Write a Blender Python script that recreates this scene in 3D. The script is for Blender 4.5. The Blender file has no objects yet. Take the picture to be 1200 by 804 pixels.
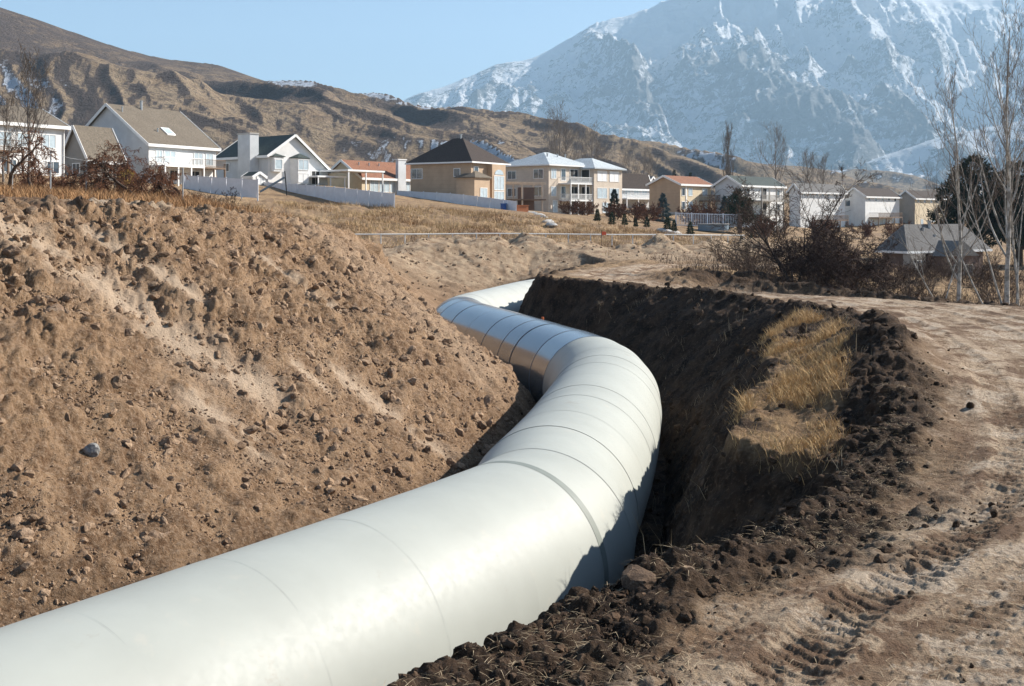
import bpy, math, random
import numpy as np
random.seed(7)
RNG = np.random.RandomState(11)
F = 1287.0      # focal length in photo pixels (1200 px wide)
HZ = 250.0      # horizon row
EYE = 3.0
sc = bpy.context.scene
COL = sc.collection

# ------------------------------------------------------------------ helpers
def W(px, py, d):
    return np.array([(px-600)/F*d, d, EYE+(HZ-py)/F*d])

def link(o, parent=None):
    COL.objects.link(o)
    if parent is not None: o.parent = parent
    return o

def tag(o, label=None, cat=None, group=None, kind=None):
    if label: o['label'] = label
    if cat: o['category'] = cat
    if group: o['group'] = group
    if kind: o['kind'] = kind
    return o

def empty(name, loc, rz=0.0, label=None, cat=None, group=None):
    o = bpy.data.objects.new(name, None)
    o.empty_display_size = 0.3
    o.location = tuple(float(v) for v in loc); o.rotation_euler = (0, 0, rz)
    link(o); tag(o, label, cat, group)
    return o

def np_mesh(name, V, Fc, mat=None, parent=None, smooth=False, quads=True):
    """V (n,3); Fc (m,k) all same size"""
    V = np.asarray(V, np.float32); Fc = np.asarray(Fc, np.int32)
    me = bpy.data.meshes.new(name)
    me.vertices.add(len(V)); me.vertices.foreach_set('co', V.ravel())
    k = Fc.shape[1]
    me.loops.add(Fc.size); me.loops.foreach_set('vertex_index', Fc.ravel())
    me.polygons.add(len(Fc))
    me.polygons.foreach_set('loop_start', np.arange(0, Fc.size, k, dtype=np.int32))
    me.polygons.foreach_set('loop_total', np.full(len(Fc), k, np.int32))
    me.polygons.foreach_set('use_smooth', np.full(len(Fc), smooth, bool))
    me.update(calc_edges=True)
    if mat: me.materials.append(mat)
    o = bpy.data.objects.new(name, me)
    link(o, parent)
    return o

def attr(o, name, vals):
    a = o.data.attributes.new(name, 'FLOAT', 'POINT')
    a.data.foreach_set('value', np.asarray(vals, np.float32).ravel())

class MB:
    """collects polygons into one mesh"""
    def __init__(s): s.v = []; s.f = []
    def box(s, x0, x1, y0, y1, z0, z1):
        b = len(s.v)
        s.v += [(x0,y0,z0),(x1,y0,z0),(x1,y1,z0),(x0,y1,z0),(x0,y0,z1),(x1,y0,z1),(x1,y1,z1),(x0,y1,z1)]
        s.f += [tuple(b+i for i in q) for q in ((3,2,1,0),(4,5,6,7),(0,1,5,4),(1,2,6,5),(2,3,7,6),(3,0,4,7))]
        return s
    def poly(s, pts):
        b = len(s.v); s.v += [tuple(p) for p in pts]; s.f.append(tuple(range(b, b+len(pts)))); return s
    def prism(s, pts, ex):
        """closed prism: polygon pts extruded by vector ex"""
        b = len(s.v); n = len(pts)
        s.v += [tuple(p) for p in pts] + [tuple(p[i]+ex[i] for i in range(3)) for p in pts]
        s.f.append(tuple(b+i for i in range(n))[::-1]); s.f.append(tuple(b+n+i for i in range(n)))
        for i in range(n):
            j = (i+1) % n
            s.f.append((b+i, b+j, b+n+j, b+n+i))
        return s
    def beam(s, p, q, w, h=None):
        h = h or w
        p = np.array(p, float); q = np.array(q, float); d = q-p; d /= np.linalg.norm(d)
        up = np.array([0,0,1.]) if abs(d[2]) < .9 else np.array([1.,0,0])
        a = np.cross(d, up); a /= np.linalg.norm(a); c = np.cross(a, d)
        pts = [p+a*w/2*i+c*h/2*j for i, j in ((-1,-1),(1,-1),(1,1),(-1,1))]
        return s.prism(pts, tuple(q-p))
    def tube(s, pts, rad, n=8, cap=True):
        pts = [np.array(p, float) for p in pts]
        if not hasattr(rad, '__len__'): rad = [rad]*len(pts)
        b = len(s.v)
        for i, p in enumerate(pts):
            d = pts[min(i+1, len(pts)-1)]-pts[max(i-1, 0)]; d = d/(np.linalg.norm(d)+1e-9)
            up = np.array([0,0,1.]) if abs(d[2]) < .9 else np.array([1.,0,0])
            a = np.cross(d, up); a /= np.linalg.norm(a); c = np.cross(a, d)
            for k in range(n):
                t = 2*math.pi*k/n
                s.v.append(tuple(p+(a*math.cos(t)+c*math.sin(t))*rad[i]))
        for i in range(len(pts)-1):
            for k in range(n):
                k2 = (k+1) % n
                s.f.append((b+i*n+k, b+i*n+k2, b+(i+1)*n+k2, b+(i+1)*n+k))
        if cap:
            s.f.append(tuple(b+k for k in range(n))[::-1]); s.f.append(tuple(b+(len(pts)-1)*n+k for k in range(n)))
        return s
    def build(s, name, mat, parent=None, smooth=False):
        me = bpy.data.meshes.new(name)
        me.from_pydata([tuple(float(c) for c in v) for v in s.v], [], s.f)
        me.update()
        if smooth:
            me.polygons.foreach_set('use_smooth', np.full(len(me.polygons), True, bool))
        if mat: me.materials.append(mat)
        return link(bpy.data.objects.new(name, me), parent)

# ------------------------------------------------------------------ noise (numpy)
U32 = np.uint32
def _hm(n):
    n ^= n >> U32(13); n *= U32(1274126177); n ^= n >> U32(16); n *= U32(2246822519); n ^= n >> U32(15)
    return (n & U32(0xffffff)).astype(np.float64)*(1/float(0xffffff))
def _i(a): return a.astype(np.int32).view(U32)
def _h(ix, iy, iz, seed):
    return _hm(_i(ix)*U32(374761393) + _i(iy)*U32(668265263) + _i(iz)*U32(2147483629) + U32((seed*144665) & 0xffffffff))

def vnoise(x, y, z=None, seed=0):
    x = np.asarray(x, float); y = np.asarray(y, float)
    ix = np.floor(x); iy = np.floor(y)
    fx = x-ix; fy = y-iy
    fx = fx*fx*fx*(fx*(fx*6-15)+10); fy = fy*fy*fy*(fy*(fy*6-15)+10)
    sd = U32((seed*144665) & 0xffffffff)
    X = [_i(ix)*U32(374761393)+sd]; X.append(X[0]+U32(374761393))
    Y = [_i(iy)*U32(668265263)]; Y.append(Y[0]+U32(668265263))
    def plane(zc):
        h00 = _hm(X[0]+Y[0]+zc); h10 = _hm(X[1]+Y[0]+zc); h01 = _hm(X[0]+Y[1]+zc); h11 = _hm(X[1]+Y[1]+zc)
        a = h00+(h10-h00)*fx; b = h01+(h11-h01)*fx
        return a+(b-a)*fy
    if z is None: return plane(U32(0))*2-1
    iz = np.floor(z); fz = z-iz; fz = fz*fz*fz*(fz*(fz*6-15)+10)
    Zc = _i(iz)*U32(2147483629)
    p0 = plane(Zc); p1 = plane(Zc+U32(2147483629))
    return (p0+(p1-p0)*fz)*2-1

def fbm(x, y, z=None, oct=4, seed=0, gain=.5, lac=2.03):
    s = 0; a = 1; t = 0
    for i in range(oct):
        s = s+a*vnoise(x, y, z, seed+i*17); t += a
        x = x*lac+3.1; y = y*lac+1.7; z = None if z is None else z*lac+5.3; a *= gain
    return s/t

def ridged(x, y, z=None, oct=4, seed=0, gain=.5, lac=2.03):
    s = 0; a = 1; t = 0
    for i in range(oct):
        n = 1-np.abs(vnoise(x, y, z, seed+i*17))*1.6; s = s+a*n; t += a
        x = x*lac+3.1; y = y*lac+1.7; z = None if z is None else z*lac+5.3; a *= gain
    return s/t

def lumps(x, y, z, size, seed, fill=.7):
    """cellular clods: height 0..1"""
    x = x/size; y = y/size; z = z/size
    ix = np.floor(x); iy = np.floor(y); iz = np.floor(z)
    best = np.zeros_like(x)
    for a in (-1,0,1):
        for b in (-1,0,1):
            for c in (-1,0,1):
                jx = ix+a; jy = iy+b; jz = iz+c
                px = jx+_h(jx,jy,jz,seed); py = jy+_h(jx,jy,jz,seed+1); pz = jz+_h(jx,jy,jz,seed+2)
                r = .25+.55*_h(jx,jy,jz,seed+3)
                on = _h(jx,jy,jz,seed+4) < fill
                d = np.sqrt((x-px)**2+(y-py)**2+(z-pz)**2)
                hgt = np.where(on, np.clip(1-d/r, 0, 1)**.6*r*1.2, 0)
                best = np.maximum(best, hgt)
    return best

def sstep(a, b, x):
    t = np.clip((x-a)/(b-a), 0, 1); return t*t*(3-2*t)

def poly_dist(x, y, P):
    """distance to polyline, signed side (+ left), arclength at nearest"""
    P = np.asarray(P, float)[:, :2]
    bd = np.full(x.shape, 1e18); bs = np.zeros(x.shape); side = np.zeros(x.shape)
    L = 0
    for i in range(len(P)-1):
        a = P[i]; b = P[i+1]; d = b-a; l = np.hypot(*d)
        t = np.clip(((x-a[0])*d[0]+(y-a[1])*d[1])/(l*l), 0, 1)
        dx = x-a[0]-t*d[0]; dy = y-a[1]-t*d[1]; dd = dx*dx+dy*dy
        m = dd < bd
        bd = np.where(m, dd, bd); bs = np.where(m, L+t*l, bs)
        side = np.where(m, np.sign(d[0]*dy-d[1]*dx), side)
        L += l
    return np.sqrt(bd), side, bs

def in_poly(x, y, P):
    P = np.asarray(P, float)[:, :2]; c = np.zeros(x.shape, bool)
    for i in range(len(P)):
        x0, y0 = P[i]; x1, y1 = P[(i+1) % len(P)]
        if y0 == y1: continue
        m = ((y0 > y) != (y1 > y)) & (x < (x1-x0)*(y-y0)/(y1-y0)+x0)
        c ^= m
    return c

def catmull(pts, n=8):
    P = [np.array(p, float) for p in pts]; out = []
    for i in range(len(P)-1):
        p0 = P[max(i-1,0)]; p1 = P[i]; p2 = P[i+1]; p3 = P[min(i+2,len(P)-1)]
        for k in range(n):
            t = k/n
            out.append(.5*((2*p1)+(-p0+p2)*t+(2*p0-5*p1+4*p2-p3)*t*t+(-p0+3*p1-3*p2+p3)*t**3))
    out.append(P[-1])
    return np.array(out)

# ------------------------------------------------------------------ materials
def newmat(name):
    m = bpy.data.materials.new(name); m.use_nodes = True
    nt = m.node_tree
    for n in list(nt.nodes):
        if n.type != 'OUTPUT_MATERIAL' and n.type != 'BSDF_PRINCIPLED': nt.nodes.remove(n)
    return m, nt, nt.nodes['Principled BSDF'], nt.nodes['Material Output']

def N(nt, t, **kw):
    n = nt.nodes.new(t)
    ins = kw.pop('ins', {})
    for k, v in kw.items(): setattr(n, k, v)
    for k, v in ins.items():
        if hasattr(v, 'is_linked') or hasattr(v, 'links'): nt.links.new(v, n.inputs[k])
        else: n.inputs[k].default_value = v
    return n

def mix(nt, fac, a, b):
    n = nt.nodes.new('ShaderNodeMix'); n.data_type = 'RGBA'
    for sock, v in ((n.inputs[0], fac), (n.inputs[6], a), (n.inputs[7], b)):
        if hasattr(v, 'links'): nt.links.new(v, sock)
        elif isinstance(v, (int, float)): sock.default_value = v
        else: sock.default_value = (*v, 1)
    return n.outputs[2]

def math_(nt, op, a, b=None, c=None, clamp=False):
    n = nt.nodes.new('ShaderNodeMath'); n.operation = op; n.use_clamp = clamp
    for i, v in enumerate((a, b, c)):
        if v is None: continue
        if hasattr(v, 'links'): nt.links.new(v, n.inputs[i])
        else: n.inputs[i].default_value = v
    return n.outputs[0]

def rampv(nt, v, lo, hi, a=0., b=1.):
    n = nt.nodes.new('ShaderNodeMapRange'); n.interpolation_type = 'SMOOTHSTEP'
    nt.links.new(v, n.inputs[0])
    n.inputs[1].default_value = lo; n.inputs[2].default_value = hi; n.inputs[3].default_value = a; n.inputs[4].default_value = b
    return n.outputs[0]

def noise(nt, scale, detail=4, rough=.55, coord=None, dist=0, stretch=None):
    if coord is None:
        coord = nt.nodes.new('ShaderNodeNewGeometry').outputs['Position']
    if stretch is not None:
        mp = nt.nodes.new('ShaderNodeMapping'); mp.inputs['Scale'].default_value = stretch
        nt.links.new(coord, mp.inputs[0]); coord = mp.outputs[0]
    n = nt.nodes.new('ShaderNodeTexNoise'); n.inputs['Scale'].default_value = scale
    n.inputs['Detail'].default_value = detail; n.inputs['Roughness'].default_value = rough
    n.inputs['Distortion'].default_value = dist
    nt.links.new(coord, n.inputs['Vector'])
    return n.outputs[0]

def attrn(nt, name):
    n = nt.nodes.new('ShaderNodeAttribute'); n.attribute_name = name
    return n.outputs['Fac']

def bump(nt, h, strength, dist, b=None):
    n = nt.nodes.new('ShaderNodeBump'); n.inputs['Strength'].default_value = strength; n.inputs['Distance'].default_value = dist
    nt.links.new(h, n.inputs['Height'])
    if b is not None: nt.links.new(b, n.inputs['Normal'])
    return n.outputs[0]

def simple(name, col, rough=.8, var=.12, vscale=1.5, metal=0, bump_s=0, bump_scale=20, spec=.3, objrand=0.0):
    m, nt, p, out = newmat(name)
    tc = nt.nodes.new('ShaderNodeTexCoord').outputs['Object']
    n = noise(nt, vscale, 5, .6, tc)
    c = mix(nt, rampv(nt, n, .3, .7), tuple(v*(1-var) for v in col), tuple(min(1, v*(1+var)) for v in col))
    nt.links.new(c, p.inputs['Base Color'])
    p.inputs['Roughness'].default_value = rough; p.inputs['Metallic'].default_value = metal
    p.inputs['Specular IOR Level'].default_value = spec
    if bump_s:
        nt.links.new(bump(nt, noise(nt, bump_scale, 4, .6, tc), bump_s, .02), p.inputs['Normal'])
    return m

# ------------------------------------------------------------------ plan of the trench
AXIS = catmull([(-22,-16.5),(-12,-1.2),(-9,3.4),(-4.47,10.3),(0.0,17.2),(.72,20.2),(1.5,24),(2.25,28.5),(2.72,32.3),(2.4,35.5),(1.1,39.7),(-.8,45.5),(-2.1,49.6),(-2.25,52.5),(-.9,57.5),(.9,64),(3.2,70),(5.6,75)], 8)
PZ = -2.5; PR = 1.6; FLOOR = -4.15
# right lip of the trench, from behind the camera to the far end
REDGE = catmull([(-16,-17),(-8,-4),(-3.7,3),(-2.1,5.5),(-1.3,6.7),(-.6,7.6),(.2,8.6),(1.0,9.7),(2.2,11.0),(3.75,12.9),(5.1,15.5),(6.35,19.3),(8.0,24.5),(9.2,31),(8.6,37.0),(7.1,41.3),(5.2,44.8),(3.4,47.2),(1.5,49.8),(1.3,53),(2.2,57),(3.3,61.5),(4.6,66),(6.2,70.5)], 4)
AXC = AXIS[AXIS[:,1] < 62][::2]
LCREST = catmull([(-38,-8),(-27,1),(-16,17.4),(-10.6,25.5),(-8.9,31),(-7.4,36),(-6.3,41),(-5.9,45),(-6.3,50),(-7.4,55),(-8.5,62),(-7.6,69),(-4,74),(1,75.6),(4.5,75)], 4)
TRENCH = np.concatenate([REDGE, LCREST[::-1]])
RIM = np.concatenate([REDGE, LCREST[::-1]])
# spoil windrows: polyline (x,y), half-width, height
FARROAD = catmull([(9.8,48.2),(12,47.2),(16,45.4),(21,43),(28,39.5),(40,34)], 6)
MOUND = catmull([(7.8,51.6),(9,53),(10.5,54.5),(14,55.5),(19,55.5)], 6)
SPOIL = catmull([(-5.8,76),(-2,79),(3,80),(8,81),(14,83),(20,88)], 6)

# control points for the general lie of the land: (px,py,dist) or (x,y,z)
CP = []
for p in [(60,229,50),(160,227,52),(240,235,55),(0,226,42),(75,208,115),(175,214,140),(260,231,122),(300,216,155),(385,217,155),
          (330,239,128),(395,245,120),(462,246,125),(540,244,140),(600,251,130),(440,228,170),(560,239,165),(660,250,190),(620,252,150),(700,253,150),
          (860,270,160),(800,250,205),(890,272,205),(960,270,240),(1020,263,255),(1090,262,265),
          (390,299,88),(500,297,90),(600,296,92),(700,297,95),(870,297,102),(800,297,97),(300,270,75),(930,292,95),
          (1000,285,150),(1150,280,180),(1200,330,110),(1050,340,100),(1000,325,62),(1200,352,56),(1090,342,58),(900,322,60)]:
    CP.append(W(*p))
CP += [np.array(p, float) for p in [(-60,-20,3.6),(-27,1,3.3),(-15.5,17.4,3.22),(-10.3,25.5,3.15),(-8.9,31,2.98),(-7.4,36,2.8),(-6.3,41,2.3),(-5.9,45,1.7),(-6.3,50,.95),(-7.2,55,.4),(-8.6,62,.3),(-7.0,70,.35),
       (-1,76,.4),(-14,48,3.2),(-20,36,3.6),(-40,20,3.9),(-14,62,1.2),(-25,70,3.0),(-10,72,.1),
       (0,0,0),(0,6,0),(2,9,0),(6,14,0),(8,20,0),(10,30,0),(9.5,38,0),(6,46,0),(2,51,.1),(3.5,58,-.05),(6,60,-.1),(10,66,-.1),(16,72,-.3),(12,40,0),(16,36,0),(25,32,0),(15,20,0),(8,8,0),(5,0,0),(20,0,0),(40,0,0),(40,20,0),(0,-30,0),(60,-30,0),(-20,-60,3),
       (36,30,0),(22,50,-2.4),(40,45,-2.6),(60,60,-3.2),(80,30,-2),(16,60,-1.6),(5,75,.1),(22,78,-.7),
       (-120,60,10),(-140,150,15),(-60,200,9),(0,230,7),(60,280,5),(140,300,3),(-160,300,18),(0,350,9),(200,200,0),(200,400,5),(-250,100,15),(-250,-50,10),(200,-50,0),(0,-250,0),(0,520,9),(300,700,6),(-300,500,25)]]
CP = np.array(CP)
def _phi(d): return np.sqrt(d*d+4.0)
_D = np.hypot(CP[:,None,0]-CP[None,:,0], CP[:,None,1]-CP[None,:,1])
_A = _phi(_D)-0.6*np.eye(len(CP))
_n = len(CP)
_M = np.zeros((_n+1,_n+1)); _M[:_n,:_n] = _A; _M[:_n,_n] = 1; _M[_n,:_n] = 1
_w = np.linalg.solve(_M, np.append(CP[:,2], 0))
def land(x, y):
    s = np.full(x.shape, _w[-1])
    for i in range(_n):
        s = s+_w[i]*_phi(np.hypot(x-CP[i,0], y-CP[i,1]))
    r = np.hypot(x, y)
    k = sstep(450, 1200, r)
    return s*(1-k)+6*k

STREAKS = []
def ground(x, y, detail=True):
    """returns x,y,z and masks"""
    U = land(x, y)
    far = np.hypot(x, y)
    dax, _, sax = poly_dist(x, y, AXC)
    dre, sre, srd = poly_dist(x, y, REDGE)
    dlc, slc, sl = poly_dist(x, y, LCREST)
    inside = in_poly(x, y, TRENCH)
    rightside = dre < dlc
    m = {}
    # road: right of right lip
    n1 = fbm(x*.45, y*.45, oct=4, seed=3)
    # lip windrow of dark clods along the right edge
    lipw = np.exp(-((dre-.35)/.55)**2)*(.08+.2*sstep(8,14,y))*(.5+np.clip(fbm(x*.8, y*.8, oct=3, seed=9)+.35, 0, 1))*(1-.95*sstep(27, 35, y))
    lipw *= np.where(y < 70, 1, 0)
    # taller heap where the lip bends (beside the dry grass)
    heap = .42*np.exp(-(((x-7.35)/.8)**2+((y-21.5)/3.4)**2)) + .22*np.exp(-(((x-6.0)/.8)**2+((y-16.8)/2.8)**2))
    U = U+lipw*np.where(inside, .6, 1.0)+heap-(.55*np.exp(-(dre/1.6)**2))*sstep(3,7,y)*(1-sstep(16.5,20.5,y))*(.75+.25*sstep(9,12,y))
    U = U+np.exp(-(dre/1.2)**2)*sstep(32, 38, y)*(-.12+.2*fbm(x*.55, y*.55, oct=4, seed=19))
    d1, s1, _ = poly_dist(x, y, FARROAD)
    farw = np.exp(-(d1/.8)**2)*(.62+.2*fbm(x*1.3, y*1.3, oct=3, seed=5))
    d2, s2, _ = poly_dist(x, y, MOUND)
    mnd = np.exp(-(d2/1.3)**2)*(.62+.35*fbm(x*.9, y*.9, oct=3, seed=6))
    U = U+farw+mnd
    d3, s3, a3 = poly_dist(x, y, SPOIL)
    cone = np.abs(np.sin(a3*.62+1.2*vnoise(a3*.35, a3*0, seed=4)))
    spl = np.clip(1-d3/np.where(s3 < 0, 7.5, 3.6), 0, 1)**1.1*(.75+.4*cone+.8*fbm(x*.45, y*.45, oct=4, seed=8))
    U = U+spl
    # trench
    a = np.clip(dax-np.where(rightside, 1.75, 1.35-.6*np.exp(-((y-35)/7.)**2)), 0, None)
    b = np.minimum(dre, dlc)
    t = a/(a+b+1e-6)
    # left side straight slope, right side steeper low down with a gentler bench on top
    leftprof = t**(1-.33*np.exp(-((y-36)/8.5)**2))+.05*np.sin(t*math.pi)
    bench = np.exp(-((y-22)/9.0)**2)
    bench = sstep(14.0, 17.0, y)*(1-sstep(29, 35, y))
    bw = (2.15+.35*fbm(y*.5, x*.1, oct=2, seed=14))*bench
    t2 = a/(a+np.clip(b-bw, 0, None)+1e-6)
    zb = U-.30*np.minimum(dre, bw)
    rightprof = ((zb-FLOOR)*t2**.85)/(U-FLOOR)
    wR = 1/(1+np.exp(np.clip((dre-dlc)*1.6, -30, 30)))
    prof = leftprof*(1-wR)+rightprof*wR
    gul = fbm(srd*.55, t*1.2, oct=3, seed=21)*.5*np.sin(np.clip(t2,0,1)*math.pi)*wR
    m['bench'] = bench*inside*wR*sstep(.85,1,t2)*sstep(.3,.7,dre)*sstep(-.2,.15,fbm(x*1.1,y*.8,oct=4,seed=16)+.10)
    Z = np.where(inside, FLOOR+(U-FLOOR)*prof+gul, U)
    # left bank has broad swells and fall-line runs
    runs = fbm((sl+.25*dlc)*.5, dlc*.10, oct=3, seed=31)
    bankm = inside*(1-wR)*sstep(.0, .15, t)
    Z = Z+bankm*(runs*.32+fbm(x*.35, y*.35, oct=2, seed=33)*.25)*sstep(0,.25,t)*sstep(0,.08,1-t+.04)
    m['bank'] = bankm; m['t'] = t
    crestband = np.exp(-(dlc/2.2)**2)*(y < 58)
    crestband2 = np.exp(-(dlc/4.5)**2)*(y < 66)
    roughL = np.clip(bankm*(.42+.65*sstep(.28, .95, t+.35*runs)) + crestband*.8, 0, 1)
    farL = sstep(46, 54, y)*bankm
    roughL = roughL*(1-.75*farL)
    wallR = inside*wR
    lipR = np.exp(-(dre/np.where(y > 30, .35, .8))**2)
    spill = np.exp(-(np.clip(dre-.2, 0, None)/np.where(y > 30, .4, np.where(y > 12, .8, 1.25)))**2)*(1-inside)*(y < 50)*rightside*(x > -6)
    spn = sstep(-.30, .25, fbm(x*.8, y*.8, oct=4, seed=41)+1.2*spill-.55)
    rough2 = np.clip(np.maximum(np.maximum(lipR*.9, spn*.75*spill**.4*(y<50)), np.maximum(np.exp(-(d1/1.1)**2), np.exp(-(d2/1.9)**2))*1.0), 0, 1)
    rough2 = np.maximum(rough2, wallR*.45)
    road = (1-inside)*(rightside | (y < 30))*sstep(.4, 1.6, dre)*(x > -30)
    # road area bounded by the far windrow
    rd2 = (d1*s1)            # + is beyond
    beyond = (s1 > 0)*(y > 25)*(x > 7.0)*(y > 38-.3*(x-20))
    farroad = np.exp(-(poly_dist(x, y, [(10.6,42),(8.8,45.5),(6.6,49.3),(5.2,52.3),(4.7,55.5),(5.6,59.5),(8.2,64),(12.5,67.5),(18,70),(26,72)])[0]/1.75)**4)*(1-np.exp(-(d1/1.5)**2))
    nr = (y < 49+.0*x)&(~((d1 < 60)&(s1 > 0)&(x > 10)))
    road = np.where(y < 53, road*nr, 0)
    road = road*(1-np.exp(-(d1/1.7)**2))
    road = np.maximum(road, farroad)*(1-np.exp(-(d2/1.9)**2))
    road = road*(1-np.clip(spn*spill*1.3, 0, 1))*(far < 90)
    m['road'] = np.clip(road, 0, 1)
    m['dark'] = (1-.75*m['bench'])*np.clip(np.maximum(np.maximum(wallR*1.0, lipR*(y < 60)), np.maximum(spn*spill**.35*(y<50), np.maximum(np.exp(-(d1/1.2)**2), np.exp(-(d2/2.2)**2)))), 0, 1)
    dryrun = sstep(.18, .5, fbm((sl+.35*dlc)*.36, dlc*.07, oct=2, seed=77)+.12*fbm(x*1.3,y*1.3,oct=3,seed=78))
    m['dry'] = dryrun*bankm*sstep(.1,.3,t)*.25
    for Ps, ws in STREAKS:
        dd0 = poly_dist(x, y, Ps)[0]
        m['dry'] = np.maximum(m['dry'], bankm*np.exp(-(dd0/ws)**2)*sstep(-.3,.1,fbm(x*2.1,y*2.1,oct=4,seed=79)+.15)*.95)
    m['dark'] = m['dark']*(1-.9*farroad*(y > 50)*(1-inside))
    m['spoil'] = np.clip(1-d3/np.where(s3 < 0, 14., 5.), 0, 1)*(y > 62)
    m['farbank'] = farL
    m['lat'] = np.where((~inside) & rightside, dre, -1.0); m['arc'] = srd
    m['grass'] = np.clip((1-inside)*(1-m['road'])*(1-m['dark']*.9)*(1-np.clip(m['spoil']*1.6,0,1)), 0, 1)*sstep(.5, 2.0, dlc)
    if not detail: return x, y, Z, m
    # displacement
    D = np.zeros_like(x)
    nm = far < 130
    xs, ys, zs = x[nm], y[nm], Z[nm]
    near = np.clip(1-far[nm]/60, 0, 1)
    rl = roughL[nm]*(1-m['dry'][nm]*.65); r2 = rough2[nm]; rd = m['road'][nm]
    R = np.maximum(rl, r2)
    q = R > .03; l1 = np.zeros_like(R); l2 = l1.copy(); l3 = l1.copy()
    l1[q] = lumps(xs[q], ys[q], zs[q], .62, 101, .55)*(.9*rl+.30*r2)[q]
    l2[q] = lumps(xs[q], ys[q], zs[q], .27, 201, .75)*(.75*rl+.5*r2)[q]
    l3[q] = lumps(xs[q], ys[q], zs[q], .12, 301, .8)*(.55*rl+.35*r2)[q]
    nb = fbm(xs*2.2, ys*2.2, zs*2.2, oct=5, seed=51, gain=.6)
    dd = l1*.27+l2*.32+l3*.22+nb*(.02+.15*R)*(1-.6*rd)
    dd += (fbm(xs*.6, ys*.6, oct=2, seed=61)*.04+nb*.008)*rd
    # grassy / weedy ground
    g = m['grass'][nm]; dd += g*(fbm(xs*.5, ys*.5, oct=5, seed=71, gain=.6)*.55)*sstep(40, 80, far[nm])
    # wheel ruts on the road
    lat = m['lat'][nm]
    wv = fbm(m['arc'][nm]*.12, lat*0, oct=2, seed=81)*.35
    rut = 0
    for c0, w0 in ((2.05,.26),(3.9,.26),(5.1,.3),(6.9,.3)):
        rut = rut+np.exp(-((lat+wv-c0)/w0)**4)-.55*np.exp(-((np.abs(lat+wv-c0)-w0*1.35)/.12)**2)
    nzr = fbm(xs*3.1, ys*3.1, oct=3, seed=83)
    dd -= rut*.03*rd*(lat > 0)*(1+1.2*nzr)
    wear = sstep(-.25, .15, fbm(xs*.7, ys*.7, oct=3, seed=87))
    arc_ = m['arc'][nm]
    for c0, w0, sl_ in ((1.15,.26,.25),(2.05,.30,.5),(3.0,.24,-.2),(3.9,.30,-.5),(5.1,.34,.3),(6.1,.3,.1),(6.9,.34,-.4),(8.2,.3,.2)):
        bd = 1-sstep(w0*.85, w0*1.1, np.abs(lat+wv-c0))
        w_ = np.sin((arc_+(lat+wv)*sl_+.05*nzr)*2*math.pi/.17)
        dd -= bd*sstep(-.2,.35,w_)*.022*rd*(.6+.4*wear)*(lat > 0)
    q = (rd > .3)&(far[nm] < 22)
    g_ = np.zeros_like(rd); g_[q] = lumps(xs[q], ys[q], zs[q], .05, 401, .35)
    g2 = np.zeros_like(rd); g2[q] = lumps(xs[q], ys[q], zs[q], .13, 411, .25)
    dd += rd*(g_*.03+g2*.03*(1-wear))
    D[nm] = dd
    fm = ~nm
    D[fm] = fbm(x[fm]*.05, y[fm]*.05, oct=4, seed=91)*.5
    # push along the surface normal
    e = .05
    return x, y, Z, m, D

def build_ground():
    az = np.concatenate([np.radians(np.linspace(-180,-34,70)[:-1]), np.radians(np.linspace(-34,34,1050)), np.radians(np.linspace(34,180,70)[1:])])
    r = np.concatenate([[.3,.8,1.5,2.4,3.2,4.0,4.6], np.exp(np.linspace(math.log(5.0), math.log(90), 1050)), np.exp(np.linspace(math.log(91.5), math.log(400), 150)), np.exp(np.linspace(math.log(420), math.log(26000), 30))])
    A, R = np.meshgrid(az, r)
    x = R*np.sin(A); y = R*np.cos(A)
    sh = x.shape
    x, y, Z, m, D = ground(x.ravel(), y.ravel())
    x = x.reshape(sh); y = y.reshape(sh); Z = Z.reshape(sh); D = D.reshape(sh)
    P = np.stack([x, y, Z], -1)
    du = np.zeros_like(P); dv = np.zeros_like(P)
    du[:,1:-1] = P[:,2:]-P[:,:-2]; dv[1:-1] = P[2:]-P[:-2]
    du[:,0] = P[:,1]-P[:,0]; du[:,-1] = P[:,-1]-P[:,-2]; dv[0] = P[1]-P[0]; dv[-1] = P[-1]-P[-2]
    Nn = np.cross(du, dv); Nn /= np.linalg.norm(Nn, axis=-1, keepdims=True)+1e-12
    P = P+Nn*D[...,None]
    nr, nc = sh
    i = np.arange(nr-1)[:,None]*nc+np.arange(nc-1)[None,:]
    Q = np.stack([i, i+1, i+nc+1, i+nc], -1).reshape(-1, 4)
    o = np_mesh('ground', P.reshape(-1,3), Q, None, smooth=True)
    for k in ('road','dark','dry','bench','lat','arc','grass','spoil','farbank','bank'):
        attr(o, k, m[k])
    attr(o, 'disp', D.ravel())
    tag(o, kind='structure')
    return o

def ground_z(x, y):
    X = np.atleast_1d(np.array(x, float)); Y = np.atleast_1d(np.array(y, float))
    z = ground(X, Y, detail=False)[2]
    return z if hasattr(x, '__len__') else float(z[0])

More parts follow.
